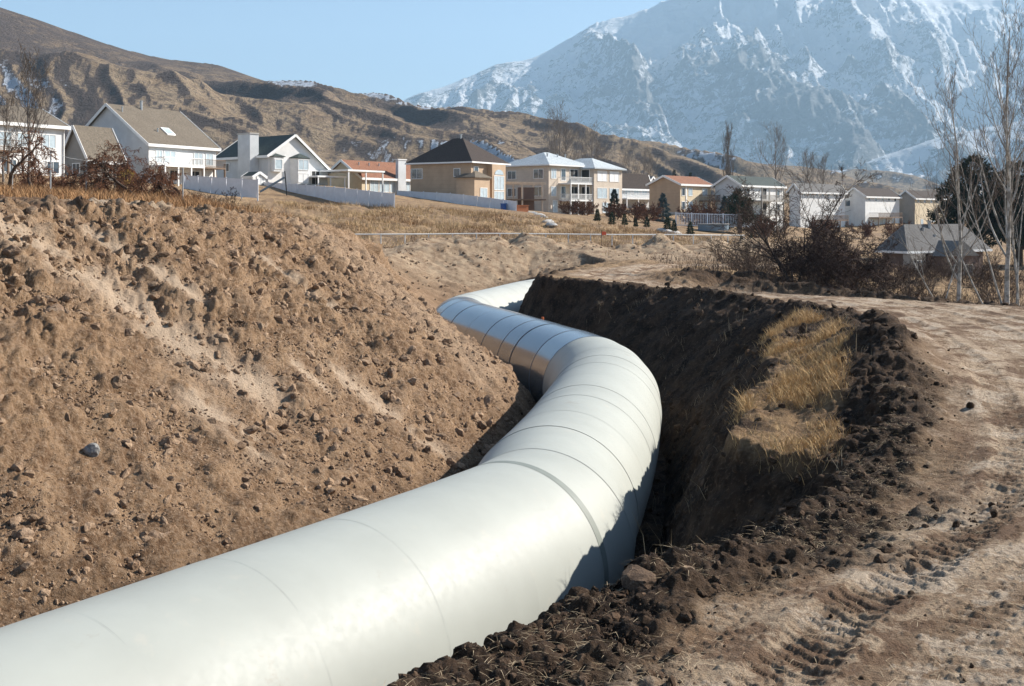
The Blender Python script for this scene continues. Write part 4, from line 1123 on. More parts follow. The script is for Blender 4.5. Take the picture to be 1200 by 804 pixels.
# wire fence along the canal
def wire_fence():
    pts = [W(386,299,87), W(440,299,88), W(500,298,90), W(560,297,91.5), W(620,296,93), W(700,296,95), W(760,296,97), W(820,296,99), W(872,296,102)]
    pts = [np.array([p[0], p[1], ground_z(p[0], p[1])]) for p in pts]
    o = pts[0].copy(); t = empty('wire_fence', o, 0, 'long chain link fence with pale top rail crossing the grassy slope behind the trench', 'fence')
    P = [p-o for p in pts]; L = [0]
    for a, b in zip(P, P[1:]): L.append(L[-1]+np.hypot(*(b-a)[:2]))
    n = int(L[-1]/2.0); S = np.linspace(0, L[-1], n+1)
    Q = [np.array([np.interp(s, L, [p[i] for p in P]) for i in range(3)]) for s in S]
    tp = []
    for q in Q:
        q[2] = ground_z(q[0]+o[0], q[1]+o[1])-o[2]
    zs = [q[2] for q in Q]; zs = np.convolve(np.pad(zs, 3, 'edge'), np.ones(7)/7, 'valid')
    for q, z in zip(Q, zs):
        m = MB(); m.tube([(q[0],q[1],min(q[2],z)-.4),(q[0],q[1],z+1.62)], .05, 6); m.build('post', MPOST, t); tp.append((q[0],q[1],z+1.6))
    m = MB(); m.tube(tp, .06, 6); m.build('top_rail', MPOST, t)
    m = MB(); 
    for a, b in zip(tp, tp[1:]):
        a = np.array(a); b = np.array(b); z1 = np.array([0,0,1.])
        for k in range(14):
            f0 = k/14; f1 = min(1, (k+5)/14); g0 = 1.55
            m.beam(a+(b-a)*f0-z1*1.55, a+(b-a)*f1-z1*(1.55-g0*(f1-f0)/(5/14)), .006)
            f1 = max(0, (k-5)/14)
            m.beam(a+(b-a)*f0-z1*1.55, a+(b-a)*f1-z1*(1.55-g0*(f0-f1)/(5/14)), .006)
    m.build('wire_mesh', MMET, t)
wire_fence()
for px, py, D, lb in ((705,277,94,'small orange marker flag on the wire fence below the beige three level house'), (871,287,108,'pinkish orange marker flag at the right end of the wire fence')):
    P = W(px,py,D); z = ground_z(P[0],P[1]); t = empty('marker_flag', (P[0],P[1],z), 0, lb, 'flag')
    h = P[2]-z
    m = MB(); m.tube([(0,0,-.2),(0,0,h+.5)], .03, 6); m.build('stake', MWOOD, t)
    m = MB(); m.prism([(0,-.01,h+.1),(.4,-.06,h+.13),(.38,-.04,h+.4),(0,-.01,h+.42)], (0,.03,0)); m.build('cloth', simple('flag_orange', (.75,.13,.06), .6), t)

# odds and ends in the yards
M_blue = simple('blue_plastic', (.03,.10,.33), .5); M_yel = simple('yellow_plastic', (.60,.40,.08), .55); M_org = simple('orange_planks', (.42,.15,.06), .7); M_slate = simple('blue_grey_cover', (.16,.21,.25), .6)
def standing(name, px, py, D, label, cat, rz=.5):
    P = W(px,py,D); return empty(name, (P[0],P[1],max(P[2], ground_z(P[0],P[1]))), rz, label, cat)
t = standing('recycling_bin', 590, 251, 151, 'bright blue bin standing against the right end of the white fence', 'bin')
m = MB(); m.prism([(-.28,-.3,0),(.28,-.3,0),(.28,.3,0),(-.28,.3,0)], (0,0,1.0)); m.build('body', M_blue, t)
m = MB(); m.prism([(-.34,-.36,1.003),(.34,-.36,1.003),(.34,.36,1.003),(-.34,.36,1.003)], (0,0,.1)); m.build('lid', M_blue, t)
m = MB(); m.tube([(-.32,.38,.14),(.32,.38,.14)], .13, 10); m.build('wheel', MDKIN, t)
t = standing('planter_box', 611, 251, 153, 'orange wooden planter box beside the end of the white fence', 'planter')
m = MB(); m.box(-.9,.9,-.4,-.34,0,1.0); m.box(-.9,.9,.34,.4,0,1.0); m.box(-.9,-.84,-.34,.34,0,1.0); m.box(.84,.9,-.34,.34,0,1.0); m.box(-.84,.84,-.34,.34,0,.85); m.build('box', M_org, t)
m = MB(); m.box(-1,1,-.47,-.3,1.003,1.07); m.box(-1,1,.3,.47,1.003,1.07); m.build('rim', M_org, t)
t = standing('playhouse', 147, 220, 118, 'yellow toy playhouse with dark window behind the old vines', 'playhouse')
m = MB(); m.prism([(-.8,-.7,0),(.8,-.7,0),(.8,-.7,1.3),(0,-.7,1.9),(-.8,-.7,1.3)], (0,1.4,0)); m.build('wall', M_yel, t)
m = MB(); m.prism([(-1,-.85,1.22),(0,-.85,1.95),(1,-.85,1.22),(1,-.85,1.32),(0,-.85,2.08),(-1,-.85,1.32)], (0,1.7,0)); m.build('roof', M_org, t)
window(t,'x',-.2,.5,.6,.6,MDKIN,1,base=-.7,trim=M_yel)
t = standing('slide', 322, 229, 139, 'dark playground slide leaning over the white fence', 'slide', .1)
m = MB(); m.beam((-1.8,0,.1),(1.2,0,1.9),.5,.08); m.beam((-1.8,-.27,.2),(1.2,-.27,2.0),.05,.2); m.beam((-1.8,.27,.2),(1.2,.27,2.0),.05,.2); m.build('chute', M_slate, t)
for y in (-.25,.25):
    m = MB(); m.beam((1.5,y,-.3),(1.25,y,2.8),.09); m.build('leg', MDKIN, t)
m = MB(); 
for k in range(5): m.beam((1.48-.05*k,-.25,.3+.4*k),(1.48-.05*k,.25,.3+.4*k),.05)
m.build('ladder', MDKIN, t)
t = standing('pool_cover', 836, 271, 148, 'blue grey covered pool frame below the white lattice fence', 'pool', .05)
m = MB(); m.prism([(2.1*math.cos(a),1.3*math.sin(a),0) for a in np.linspace(0,2*math.pi,20,endpoint=False)], (0,0,.85)); m.build('wall', M_slate, t)
m = MB(); m.prism([(2.2*math.cos(a),1.4*math.sin(a),.852) for a in np.linspace(0,2*math.pi,20,endpoint=False)], (0,0,.08)); m.build('rim', MCONC, t)

# ------------------------------------------------------------------ plants
def bark(name, a, b, sc_=6):
    m, nt, p, out = newmat(name)
    tc = nt.nodes.new('ShaderNodeTexCoord').outputs['Object']
    n = noise(nt, sc_, 5, .7, tc)
    nt.links.new(mix(nt, rampv(nt, n, .42, .6), a, b), p.inputs['Base Color']); p.inputs['Roughness'].default_value = .9; p.inputs['Specular IOR Level'].default_value = .1
    return m
BK_birch = bark('birch_bark', (.22,.20,.17), (.50,.47,.42), 3); BK_twig = bark('pale_twigs', (.16,.12,.09), (.27,.21,.165)); BK_brown = bark('brown_bark', (.07,.048,.035), (.14,.10,.075))
BK_grey = bark('grey_bark', (.14,.115,.095), (.25,.215,.18)); BK_red = bark('reddish_twigs', (.10,.048,.03), (.20,.10,.058)); BK_dark = bark('dark_bark', (.035,.026,.022), (.08,.058,.046)); BK_purple = bark('purplish_twigs', (.05,.033,.028), (.115,.078,.062))

def seg_tubes(S, sides):
    """S (n,8): p0 p1 r0 r1 -> verts, quads"""
    S = np.array(S); p0 = S[:,:3]; p1 = S[:,3:6]; r0 = S[:,6]; r1 = S[:,7]
    d = p1-p0; d /= np.linalg.norm(d, axis=1, keepdims=True)+1e-9
    up = np.where(np.abs(d[:,2:3]) < .9, np.array([[0,0,1.]]), np.array([[1.,0,0]]))
    a = np.cross(d, up); a /= np.linalg.norm(a, axis=1, keepdims=True); b = np.cross(a, d)
    th = np.arange(sides)*2*np.pi/sides
    ring = a[:,None,:]*np.cos(th)[None,:,None]+b[:,None,:]*np.sin(th)[None,:,None]
    V = np.concatenate([p0[:,None,:]+ring*r0[:,None,None], p1[:,None,:]+ring*r1[:,None,None]], 1)
    n = len(S); k = np.arange(sides); k2 = (k+1) % sides
    q = np.stack([k, k2, sides+k2, sides+k], -1)
    Q = (q[None]+(np.arange(n)*2*sides)[:,None,None]).reshape(-1,4)
    return V.reshape(-1,3), Q

def grow(rs, h, r, levels=4, nk=(7,5,4,3), ang=(40,40,45,50), ratio=(.5,.5,.5,.5), start=.25, bend=.12, up=.25, gnarl=0., stems=1, spread=10, segs=6, droop=0.):
    segl = [[] for _ in range(levels+1)]
    def branch(p, d, L, r, lev):
        n = segs if lev == 0 else max(3, segs-lev)
        pts = [p.copy()]; dirs = []
        for i in range(n):
            w = rs.randn(3)*(bend+gnarl)
            d = d+w+np.array([0,0,(up if lev else up*.3)*.3-droop*(i/n)*(lev>0)])
            d /= np.linalg.norm(d); pts.append(pts[-1]+d*L/n); dirs.append(d.copy())
        tip = .12 if lev == 0 else .25
        rad = [r*(1-(1-tip)*i/n) for i in range(n+1)]
        for i in range(n): segl[lev].append([*pts[i],*pts[i+1],rad[i],rad[i+1]])
        if lev < levels:
            m = nk[lev]
            for k in range(m):
                f = start+(1-start)*(k+rs.rand())/m if lev == 0 else .2+.8*(k+rs.rand())/m
                f = min(f, .98); i = min(int(f*n), n-1); q = pts[i]+(pts[i+1]-pts[i])*(f*n-i)
                dd = dirs[i]; a = math.radians(ang[lev]*(.7+.6*rs.rand())); s = rs.randn(3); s -= dd*s.dot(dd); s /= np.linalg.norm(s)
                nd = dd*math.cos(a)+s*math.sin(a)
                l = L*ratio[lev]*(.6+.6*rs.rand())*(1.15-.75*f if lev == 0 else 1)
                branch(q, nd, l, max(rad[i]*.55, .006), lev+1)
    for k in range(stems):
        a = rs.rand()*6.28; e = math.radians(spread*(.4+.8*rs.rand())) if stems > 1 else math.radians(spread*.3*rs.rand())
        branch(np.array([.15*math.cos(a)*(stems>1), .15*math.sin(a)*(stems>1), -.3]), np.array([math.sin(e)*math.cos(a), math.sin(e)*math.sin(a), math.cos(e)]), h*(.75+.25*rs.rand() if k else 1), r*(1 if k == 0 else .75), 0)
    return segl

def bare_tree(name, pos, label, cat, seed, h, r, mt, mc, group=None, tmin=.006, **kw):
    rs = np.random.RandomState(seed); sg = grow(rs, h, r, **kw)
    t = empty(name, pos, 0, label, cat, group)
    rest = [x for l in sg[1:] for x in l]; R = np.array(rest); R[:,6:] = np.maximum(R[:,6:], tmin)
    if len(sg) > 2:
        T = np.concatenate([np.array(sg[0]), R[:len(sg[1])]])
        V, Q = seg_tubes(T, 7); np_mesh('trunk' if kw.get('stems',1) == 1 else 'stems', V, Q, mt, t, smooth=True)
        V, Q = seg_tubes(R[len(sg[1]):], 3); np_mesh('crown', V, Q, mc, t)
    else:
        V, Q = seg_tubes(sg[0], 7); np_mesh('trunk', V, Q, mt, t, smooth=True)
        V, Q = seg_tubes(R, 3); np_mesh('crown', V, Q, mc, t)
    return t
def copy_tree(o, loc, rz=0, sc_=1, label=None):
    c = o.copy(); COL.objects.link(c); c.location = tuple(float(v) for v in loc); c.rotation_euler = (0,0,rz); c.scale = (sc_,)*3
    if label: c['label'] = label
    for ch in list(o.children):
        d = ch.copy(); COL.objects.link(d); d.parent = c
    return c
def foot(px, D, py=None):
    x = (px-600)/F*D; return (x, D, ground_z(x, D))

# right hand birches beyond the windrow
bare_tree('birch_tree', foot(1123,50), 'slender bare birch with upright pale trunk, left of the two tall ones at the right', 'tree', 3, 11.0, .105, BK_birch, BK_twig, levels=4, nk=(17,4,4,3), ang=(42,40,45,45), ratio=(.36,.5,.5,.5), start=.2, bend=.035, up=.35, spread=2, segs=14, tmin=.005)
bare_tree('birch_tree', foot(1180,47), 'tallest bare birch with white trunk near the right edge', 'tree', 8, 13.2, .12, BK_birch, BK_twig, levels=4, nk=(19,4,4,3), ang=(38,40,45,45), ratio=(.36,.5,.5,.5), start=.22, bend=.03, up=.4, spread=3, segs=14, tmin=.005)
bare_tree('birch_tree', foot(1192,52), 'thin bare birch close behind the tallest one', 'tree', 12, 11.5, .07, BK_birch, BK_twig, levels=4, nk=(15,5,4,2), ang=(35,40,45,45), ratio=(.33,.5,.5,.5), start=.3, bend=.04, up=.4, spread=4, segs=12, tmin=.006)
def leaning(px, D, dx, h, seed, label, r=.045):
    t = bare_tree('birch_sapling', foot(px,D), label, 'sapling', seed, h, r, BK_birch, BK_twig, levels=2, nk=(7,4), ang=(30,35), ratio=(.35,.5), start=.35, bend=.03, up=.2, spread=0, segs=10, tmin=.006)
    t.rotation_euler = (0, math.radians(dx), 0)
leaning(1163,46,-27,7.5,21,'pale birch sapling leaning far left across the low house')
leaning(1175,44,-17,7.0,22,'pale birch sapling leaning slightly left beside the tallest birch')
leaning(1189,45,9,6.5,23,'short birch sapling leaning right at the right edge')
leaning(1110,48,-32,5.5,24,'low birch sapling leaning left in front of the grey roofed house')
leaning(1100,52,22,5.0,25,'thin birch sapling leaning right towards the slender birch')
# big bare shrubs in the middle right
bare_tree('bare_tree', foot(930,56), 'dark bare many stemmed tree at the left of the brushwood beyond the road', 'tree', 31, 6.2, .085, BK_dark, BK_brown, levels=4, nk=(9,6,5,3), ang=(35,40,45,45), ratio=(.5,.5,.5,.5), start=.2, bend=.10, up=.1, stems=4, spread=32, segs=8, tmin=.008)
bare_tree('bare_shrub', foot(1000,55), 'dense rounded purplish brown shrub beyond the road, left of the low house', 'shrub', 33, 3.9, .05, BK_dark, BK_purple, levels=4, nk=(8,7,6,4), ang=(40,45,50,50), ratio=(.5,.55,.5,.5), start=.1, bend=.12, up=.05, stems=10, spread=55, segs=6, tmin=.009)
bare_tree('bare_shrub', foot(968,58), 'smaller purplish shrub between the many stemmed tree and the dense rounded shrub', 'shrub', 34, 3.4, .045, BK_dark, BK_purple, levels=4, nk=(7,6,5,4), ang=(40,45,50,50), ratio=(.5,.55,.5,.5), start=.1, bend=.12, up=.05, stems=8, spread=50, segs=6, tmin=.009)
bare_tree('bare_shrub', foot(1035,57), 'dark low shrub against the left wall of the low house', 'shrub', 36, 3.3, .045, BK_dark, BK_purple, levels=4, nk=(6,6,5,4), ang=(40,45,50,50), ratio=(.5,.55,.5,.5), start=.1, bend=.12, up=.05, stems=7, spread=48, segs=6, tmin=.009)
thk = [bare_tree('brush_bush', foot(880,56), 'knee high grey brown brushwood along the far edge of the road', 'bush', 41, 1.7, .02, BK_brown, BK_brown, group='low brushwood beyond the road', levels=2, nk=(6,5), ang=(30,40), ratio=(.5,.5), start=.1, bend=.08, up=.1, stems=12, spread=38, segs=5, tmin=.006)]
for k, (px, D, s_) in enumerate([(868,62,1),(892,60,1.1),(902,53,.9),(915,62,1.2),(948,52,.8),(960,62,1.1),(985,50,.8),(1015,50,.9),(1048,49,.9),(1060,54,1.2),(1075,50,.9),(1090,55,1.3),(1105,49,.8),(1135,52,1.2),(1150,48,.9),(1168,55,1.3),(1195,47,.9),(1045,60,1.0),(1070,62,.9),(1085,64,1.0),(1100,62,1.3),(1120,65,1.0),(1140,62,1.4),(1155,66,1.1),(1175,63,1.4),(853,70,1.2),(880,74,1.3),(905,78,1.3),(940,74,1.4),(970,80,1.5)]):
    copy_tree(thk[0], foot(px,D), k*1.3, s_)
# low leafless thicket below
# trees at the left
bare_tree('bare_tree', foot(33,95), 'tall pale bare tree in front of the far left white house', 'tree', 51, 10.2, .17, BK_grey, BK_grey, levels=4, nk=(13,6,4,3), ang=(28,35,40,40), ratio=(.5,.5,.5,.5), start=.25, bend=.05, up=.45, spread=3, segs=10, tmin=.014)
bare_tree('bare_tree', foot(4,100), 'bare tree cut by the left edge of the picture', 'tree', 52, 7.5, .12, BK_grey, BK_grey, levels=4, nk=(10,6,4,3), ang=(35,35,40,40), ratio=(.5,.5,.5,.5), start=.2, bend=.06, up=.4, spread=6, segs=8, tmin=.013)
bare_tree('bare_shrub', foot(265,60), 'round dark bare shrub in front of the tall white fence', 'shrub', 53, 2.6, .05, BK_dark, BK_dark, levels=4, nk=(7,5,4,3), ang=(38,40,45,45), ratio=(.5,.5,.5,.5), start=.12, bend=.08, up=.15, stems=7, spread=42, segs=6, tmin=.007)
# old vines on posts
def vine(px, D, h, seed, label, lean=0):
    t = bare_tree('old_vine', foot(px,D), label, 'vine', seed, h*1.45, .10, BK_brown, BK_red, levels=4, nk=(9,7,5,4), ang=(60,55,55,50), ratio=(.62,.55,.5,.5), start=.45, bend=.16, gnarl=.08, up=-.15, droop=.35, stems=2, spread=16, segs=8, tmin=.008)
    return t
vine(8,43,2.0,61,'gnarled reddish vine at the left end of the vine row')
vine(28,47,1.7,66,'low tangled vine between the two leftmost posts')
vine(106,50,1.9,62,'gnarled vine with drooping arms left of the thick trunked one')
vine(132,52,1.7,67,'small vine with bare drooping canes between two posts')
vine(163,50,2.1,63,'thick trunked old vine with wide bushy head in the middle of the row')
vine(193,51,1.9,64,'dark twisted vine leaning at the right of the vine row')
vine(212,53,1.5,65,'low reddish vine at the right end of the row')
pp = []
for px, D, h, lb in ((14,45,1.5,'leftmost of the grey vineyard posts'),(59,47,1.85,'tallest grey vineyard post, standing clear of the vines'),(101,50,1.6,'grey vineyard post behind the drooping vine'),(134,51,1.5,'thin grey vineyard post left of the thick trunked vine'),(214,52,1.5,'rightmost grey vineyard post beside the reddish brush')):
    f_ = foot(px,D); t = empty('vineyard_post', f_, 0, lb, 'post')
    m = MB(); m.tube([(0,0,-.3),(.02,0,h)], .035, 7); m.build('shaft', MMET, t); m = MB(); m.tube([(.02,0,h+.002),(.02,0,h+.04)], .05, 7); m.build('cap', MMET, t); pp.append((f_[0]+.02, f_[1], f_[2]+h-.05))
m = MB()
for a, b in zip(pp, pp[1:]): m.tube([a, tuple((np.array(a)+np.array(b))/2-np.array([0,0,.06])), b], .008, 5)
tag(m.build('trellis_wire', MMET), 'thin wire strung between the vineyard posts', 'wire')

# poplars and cottonwoods behind the houses
def poplar(px, D, h, seed, label, narrow=True, mc=None):
    x = (px-600)/F*D
    return bare_tree('poplar_tree' if narrow else 'bare_tree', (x, D, ground_z(x,D)), label, 'tree', seed, h, h*.014, BK_grey, mc or BK_grey, levels=3, nk=(26,6,4) if narrow else (16,7,5), ang=(18,22,30) if narrow else (38,36,40), ratio=(.38,.45,.5) if narrow else (.5,.5,.5), start=.12 if narrow else .25, bend=.03, up=.7 if narrow else .3, spread=2, segs=10, tmin=.022)
p0 = poplar(853,250,19,71,'tall narrow bare poplar rising behind the tan house with red roof')
poplar(912,300,20,72,'broad bare tree standing behind the white house with stacked decks',False)
poplar(945,330,15,73,'small bare tree above the long plain white house',False)
poplar(966,340,14,74,'bare tree on the hillside just right of the small one above the long white house',False)
c1 = poplar(655,300,23,75,'tallest bare cottonwood behind the pale blue grey roof',False)
for px, D, s_, lb in ((667,310,1.0,'second bare cottonwood behind the pale blue grey roof'),(690,320,1.0,'bare cottonwood above the right wing of the beige house'),(703,330,.85,'bare cottonwood right of the beige house wing'),(645,330,.8,'smaller bare cottonwood left of the tallest one'),(735,330,.7,'bare tree behind the dark roofed deck house'),(752,340,.75,'bare tree left of the red roofed house, far back'),(765,340,.7,'bare tree right above the small white gable end'),
                      (440,260,.42,'bare tree behind the ranch house roof'),(452,270,.45,'bare tree just left of the ranch chimney'),(466,265,.42,'bare tree just right of the ranch chimney'),(412,270,.35,'small bare tree behind the left end of the ranch roof'),(1095,300,.45,'bare tree at the right end of the house row'),(880,320,.5,'bare tree behind the stacked deck house roof'),(70,260,.4,'bare tree behind the low grey wing house')):
    x = (px-600)/F*D; copy_tree(c1, (x,D,ground_z(x,D)), px*.7, s_*.85, lb)

# evergreens
def leaf_mat(name, a, b):
    m, nt, p, out = newmat(name)
    tc = nt.nodes.new('ShaderNodeNewGeometry').outputs['Position']
    n = noise(nt, 1.2, 4, .6, tc); n2 = noise(nt, 9, 3, .6, tc)
    c = mix(nt, rampv(nt, n, .35, .65), a, b); c = mix(nt, rampv(nt, n2, .5, .75, 0, .5), c, tuple(v*1.7 for v in b))
    nt.links.new(c, p.inputs['Base Color']); p.inputs['Roughness'].default_value = .8; p.inputs['Specular IOR Level'].default_value = .15
    return m
LF_dark = leaf_mat('dark_needles', (.012,.018,.010), (.030,.040,.020)); LF_blue = leaf_mat('blue_needles', (.05,.075,.075), (.10,.14,.14)); LF_green = leaf_mat('green_needles', (.018,.032,.014), (.045,.065,.028))
def conifer(pos, h, r, mat, label, seed, n=2600, group=None, ls=.16):
    rs = np.random.RandomState(seed); t = empty('conifer_tree', pos, 0, label, 'tree', group)
    m = MB(); m.tube([(0,0,-.3),(0,0,h*.5),(0,0,h*.97)], [h*.03,h*.018,h*.004], 7); m.build('trunk', BK_brown, t, True)
    z = h*(.05+.95*rs.rand(n)**1.35); a = rs.rand(n)*6.283
    whorl = .72+.28*np.cos(z/h*38+a*0)
    rad = r*(1-z/h)**.85*(.35+.65*np.sqrt(rs.rand(n)))*whorl*(1+.18*np.sin(a*5+z*3))+.03
    c = np.stack([rad*np.cos(a), rad*np.sin(a), z-rad*.25], -1)
    d = np.stack([np.cos(a), np.sin(a), -.15+.3*rs.randn(n)], -1)+rs.randn(n,3)*.3; d /= np.linalg.norm(d,axis=1,keepdims=True)
    s = np.cross(d, rs.randn(n,3)); s /= np.linalg.norm(s,axis=1,keepdims=True)
    l = ls*(.6+.8*rs.rand(n))[:,None]; w = l*.35
    V = np.stack([c-s*w, c+s*w, c+d*l*1.6], 1).reshape(-1,3)
    np_mesh('crown', V, np.arange(3*n).reshape(-1,3), mat, t)
    return t
def blob_tree(pos, h, lobes, mat, label, seed, n=30000, ls=.21, name='pine_tree'):
    h = h*1.45; lobes = [tuple(v_*1.45 for v_ in l_) for l_ in lobes]
    rs = np.random.RandomState(seed); t = empty(name, pos, 0, label, 'tree')
    m = MB(); m.tube([(0,0,-.3),(.1,0,h*.4),(0,.1,h*.8)], [h*.035,h*.025,h*.01], 8)
    for (x,y,z,r) in lobes: m.tube([(.05,0,z*.45),(x*.6,y*.6,z*.8),(x,y,z)], [h*.014,h*.009,.02], 5)
    m.build('trunk', BK_dark, t, True)
    lob = np.array(lobes); k = rs.choice(len(lob), n, p=lob[:,3]**2/np.sum(lob[:,3]**2))
    d = rs.randn(n,3); d /= np.linalg.norm(d,axis=1,keepdims=True)
    rr_ = lob[k,3]*(.55+.5*rs.rand(n)**.7)*(1+.35*fbm(d[:,0]*2.2+k*5., d[:,1]*2.2, d[:,2]*2.2, oct=3, seed=seed))
    # clumping, with gaps
    c = lob[k,:3]+d*rr_[:,None]*np.array([1,1,.85])
    keep = fbm(c[:,0]*1.1, c[:,1]*1.1, c[:,2]*1.1, oct=2, seed=seed+3) > -.16
    c = c[keep]; d = d[keep]; n = len(c)
    dd = d+rs.randn(n,3)*.7; dd[:,2] += .3; dd /= np.linalg.norm(dd,axis=1,keepdims=True); s = np.cross(dd, rs.randn(n,3)); s /= np.linalg.norm(s,axis=1,keepdims=True)
    l = ls*(.6+.8*rs.rand(n))[:,None]; w = l*.38
    V = np.stack([c-s*w, c+s*w, c+dd*l*1.7], 1).reshape(-1,3)
    np_mesh('crown', V, np.arange(3*n).reshape(-1,3), mat, t)
    return t
blob_tree(foot(1142,128), 9.0, [(0,0,7.6,1.1),(-.9,.3,6.6,1.2),(.9,-.2,6.4,1.3),(-1.7,0,5.2,1.3),(1.5,.3,4.8,1.4),(0,-.5,5.0,1.7),(-2.2,.2,3.7,1.2),(2.1,0,3.2,1.3),(-.8,-.6,3.2,1.6),(.9,-.4,2.6,1.5),(-2.4,0,2.3,1.0)], LF_dark, 'big dark evergreen behind the slender birch, above the low house', 81)
blob_tree(foot(1194,126), 9.0, [(0,0,7.3,1.1),(-1.0,.2,6.3,1.2),(1.1,0,6.3,1.3),(0,-.4,5.2,1.6),(-1.4,0,4.4,1.3),(1.8,0,4.4,1.6),(-.5,-.5,3.0,1.6),(1.5,-.2,2.6,1.6)], LF_dark, 'dark evergreen cut by the right edge of the picture', 82)
def placed(px, pyb, pyt, D, rr_, mat, label, seed, n=1500, group=None):
    x = (px-600)/F*D; z = ground_z(x,D); h = EYE+(HZ-pyt)/F*D-z
    return conifer((x,D,z), max(h, 1.0), rr_, mat, label, seed, n, group, ls=.2)
placed(720,250,222,185,1.8,LF_dark,'dark evergreen between the beige house wing and the deck house',90,2600)
placed(777,250,227,172,1.9,LF_blue,'bluish spruce in front of the tan house with red roof',91,3000)
placed(849,252,230,160,1.3,LF_blue,'narrow bluish spruce left of the big dark evergreen',92,2400)
placed(790,215,199,260,2.2,LF_dark,'dark evergreen top showing over the red roof',93,2000); placed(809,215,202,262,1.8,LF_dark,'smaller dark evergreen top right of the one over the red roof',94,1500)
x = (866-600)/F*152; blob_tree((x,152,ground_z(x,152)), 4.4, [(0,0,3.6,.55),(-.35,0,2.9,.76),(.4,0,2.7,.83),(-.5,0,1.9,.9),(.55,.2,1.65,.9),(0,-.2,1.0,1.0),(.15,0,2.2,.97)], LF_green, 'big bushy dark green evergreen at the end of the lattice fence', 83, 9000, .2)
sm = None
SMALL = [(700,252,243,140,'tiny conifer leftmost of the planted row, below the beige house'),(717,260,247,135,'tiny conifer standing lowest on the bank left of the pair'),(732,257,245,137,'second tiny conifer of the planted row'),(745,258,248,136,'third tiny conifer of the planted row'),(758,257,242,138,'taller young conifer at the right of the planted row'),
         (782,267,250,132,'rounded young conifer, left of the pair by the pale stones'),(790,262,249,136,'young conifer, right of the pair by the pale stones'),(809,267,250,134,'young conifer standing alone in front of the lattice fence'),(869,273,263,130,'small conifer below the brick pillar'),(880,277,266,128,'small conifer right below the brick pillar')]
for k, (px, pb, pt, D, lb) in enumerate(SMALL):
    x = (px-600)/F*D; z = ground_z(x,D); hh = (pb-pt)/F*D*1.15+.3
    if sm is None: sm = conifer((x,D,z), 1.6, .55, LF_green, lb, 95, 900, 'young conifers planted along the bank', ls=.13); sm.scale = (hh/1.6,)*3
    else: copy_tree(sm, (x,D,z), k, hh/1.6*(.58+.2*((k*7)%4)/3), lb)
# rusty garden shrubs in front of the row
rs_ = bare_tree('garden_shrub', foot(722,150), 'rusty leafless garden shrub beside the dark evergreen', 'shrub', 101, 2.6, .05, BK_red, BK_red, group='leafless garden shrubs along the top of the bank', levels=3, nk=(7,6,5), ang=(38,42,45), ratio=(.5,.5,.5), start=.1, bend=.1, up=.1, stems=9, spread=40, segs=5, tmin=.018)
for k, (px, D, s_, lb) in enumerate([(668,158,.9,'leafless shrub below the white balconies'),(684,156,1.0,'leafless shrub under the beige house wing'),(742,150,1.1,'leafless shrub left of the bluish spruce'),(757,152,1.2,'leafless shrub just left of the bluish spruce foot'),(820,165,1.7,'leafless small tree against the lit side of the tan house'),(838,160,1.5,'leafless small tree left of the narrow bluish spruce'),(905,150,1.3,'leafless shrub below the stacked decks'),(890,140,1.0,'low leafless shrub right of the brick pillar'),(958,160,1.4,'leafless shrub below the long plain white house'),(1010,170,1.2,'leafless shrub below the white gabled house'),(1050,170,1.3,'leafless shrub below the grey end house'),
      (230,60,.5,'rusty brush right of the rightmost vineyard post'),(222,58,.45,'rusty brush at the foot of the rightmost vineyard post'),(80,55,.5,'rusty brush between the tallest post and the drooping vine'),(45,53,.45,'rusty brush left of the tallest vineyard post')]):
    copy_tree(rs_, foot(px,D), k*.9, s_, lb)
# pale stones set in the bank
st = None
for k, (px, py, D) in enumerate([(622,254,140),(627,258,136),(632,262,132),(637,266,128),(642,270,124),(646,273,121),(783,268,131),(788,271,129),(793,270,130),(776,266,132)]):
    if st is None:
        v, f = ICO[2]; d = 1+.35*fbm(v[:,0]*1.4, v[:,1]*1.4, v[:,2]*1.4, oct=3, seed=7)
        st = np_mesh('landscape_stone', v*d[:,None]*np.array([.75,.5,.32]), f, MCONC); tag(st, 'pale boulder set in the grassy bank below the houses', 'stone', 'pale boulders set in the grassy bank'); o = st
    else: o = st.copy(); COL.objects.link(o)
    x = (px-600)/F*D; o.location = (x, D, ground_z(x,D)+.1); o.rotation_euler = (0,0,k*1.7)

# ------------------------------------------------------------------ rocks on the near slopes
M_rockg = clod_mat('grey_rock', (.20,.19,.175), (.36,.35,.33), (.44,.43,.41)); M_rockt = clod_mat('tan_rock', (.20,.13,.085), (.36,.255,.17), (.45,.34,.24)); M_rockd = clod_mat('dark_earth_lump', (.06,.04,.028), (.15,.10,.066), (.24,.17,.115))
rock(108,533,hit(108,533),.17,M_rockg,'pale grey squarish stone alone on the lower left bank',3,(1,.8,.85))
rock(66,367,hit(66,367),.24,M_rockt,'large tan boulder half buried high on the left bank',4,(1,.8,.6))
rock(152,393,hit(152,393),.17,M_rockt,'rounded tan stone just right of the large tan boulder',5)
rock(12,300,hit(12,300),.22,M_rockt,'brown stone near the left edge below the bank top',6,(1,.8,.7))
rock(117,378,hit(117,378),.13,M_rockt,'small flat stone between the large tan boulder and the rounded one',9)
rock(175,575,hit(175,575),.15,M_rockt,'flat pale stone low on the bank, right of the grey stone',7,(1,.7,.5))
rock(30,628,hit(30,628),.15,M_rockt,'tan stone on the lower bank close to the left edge above the pipe',8,(1,.8,.6))
rock(258,400,hit(258,400),.2,M_rockt,'dark shadowed boulder in the middle of the left bank',12,(1,.9,.7))
rock(512,792,hit(512,786,4,12),.10,M_rockd,'rounded brown earth lump on the near lip beside the pipe',10)
rock(468,803,hit(468,800,4,12),.08,M_rockd,'brown earth lump at the bottom edge of the picture',11)
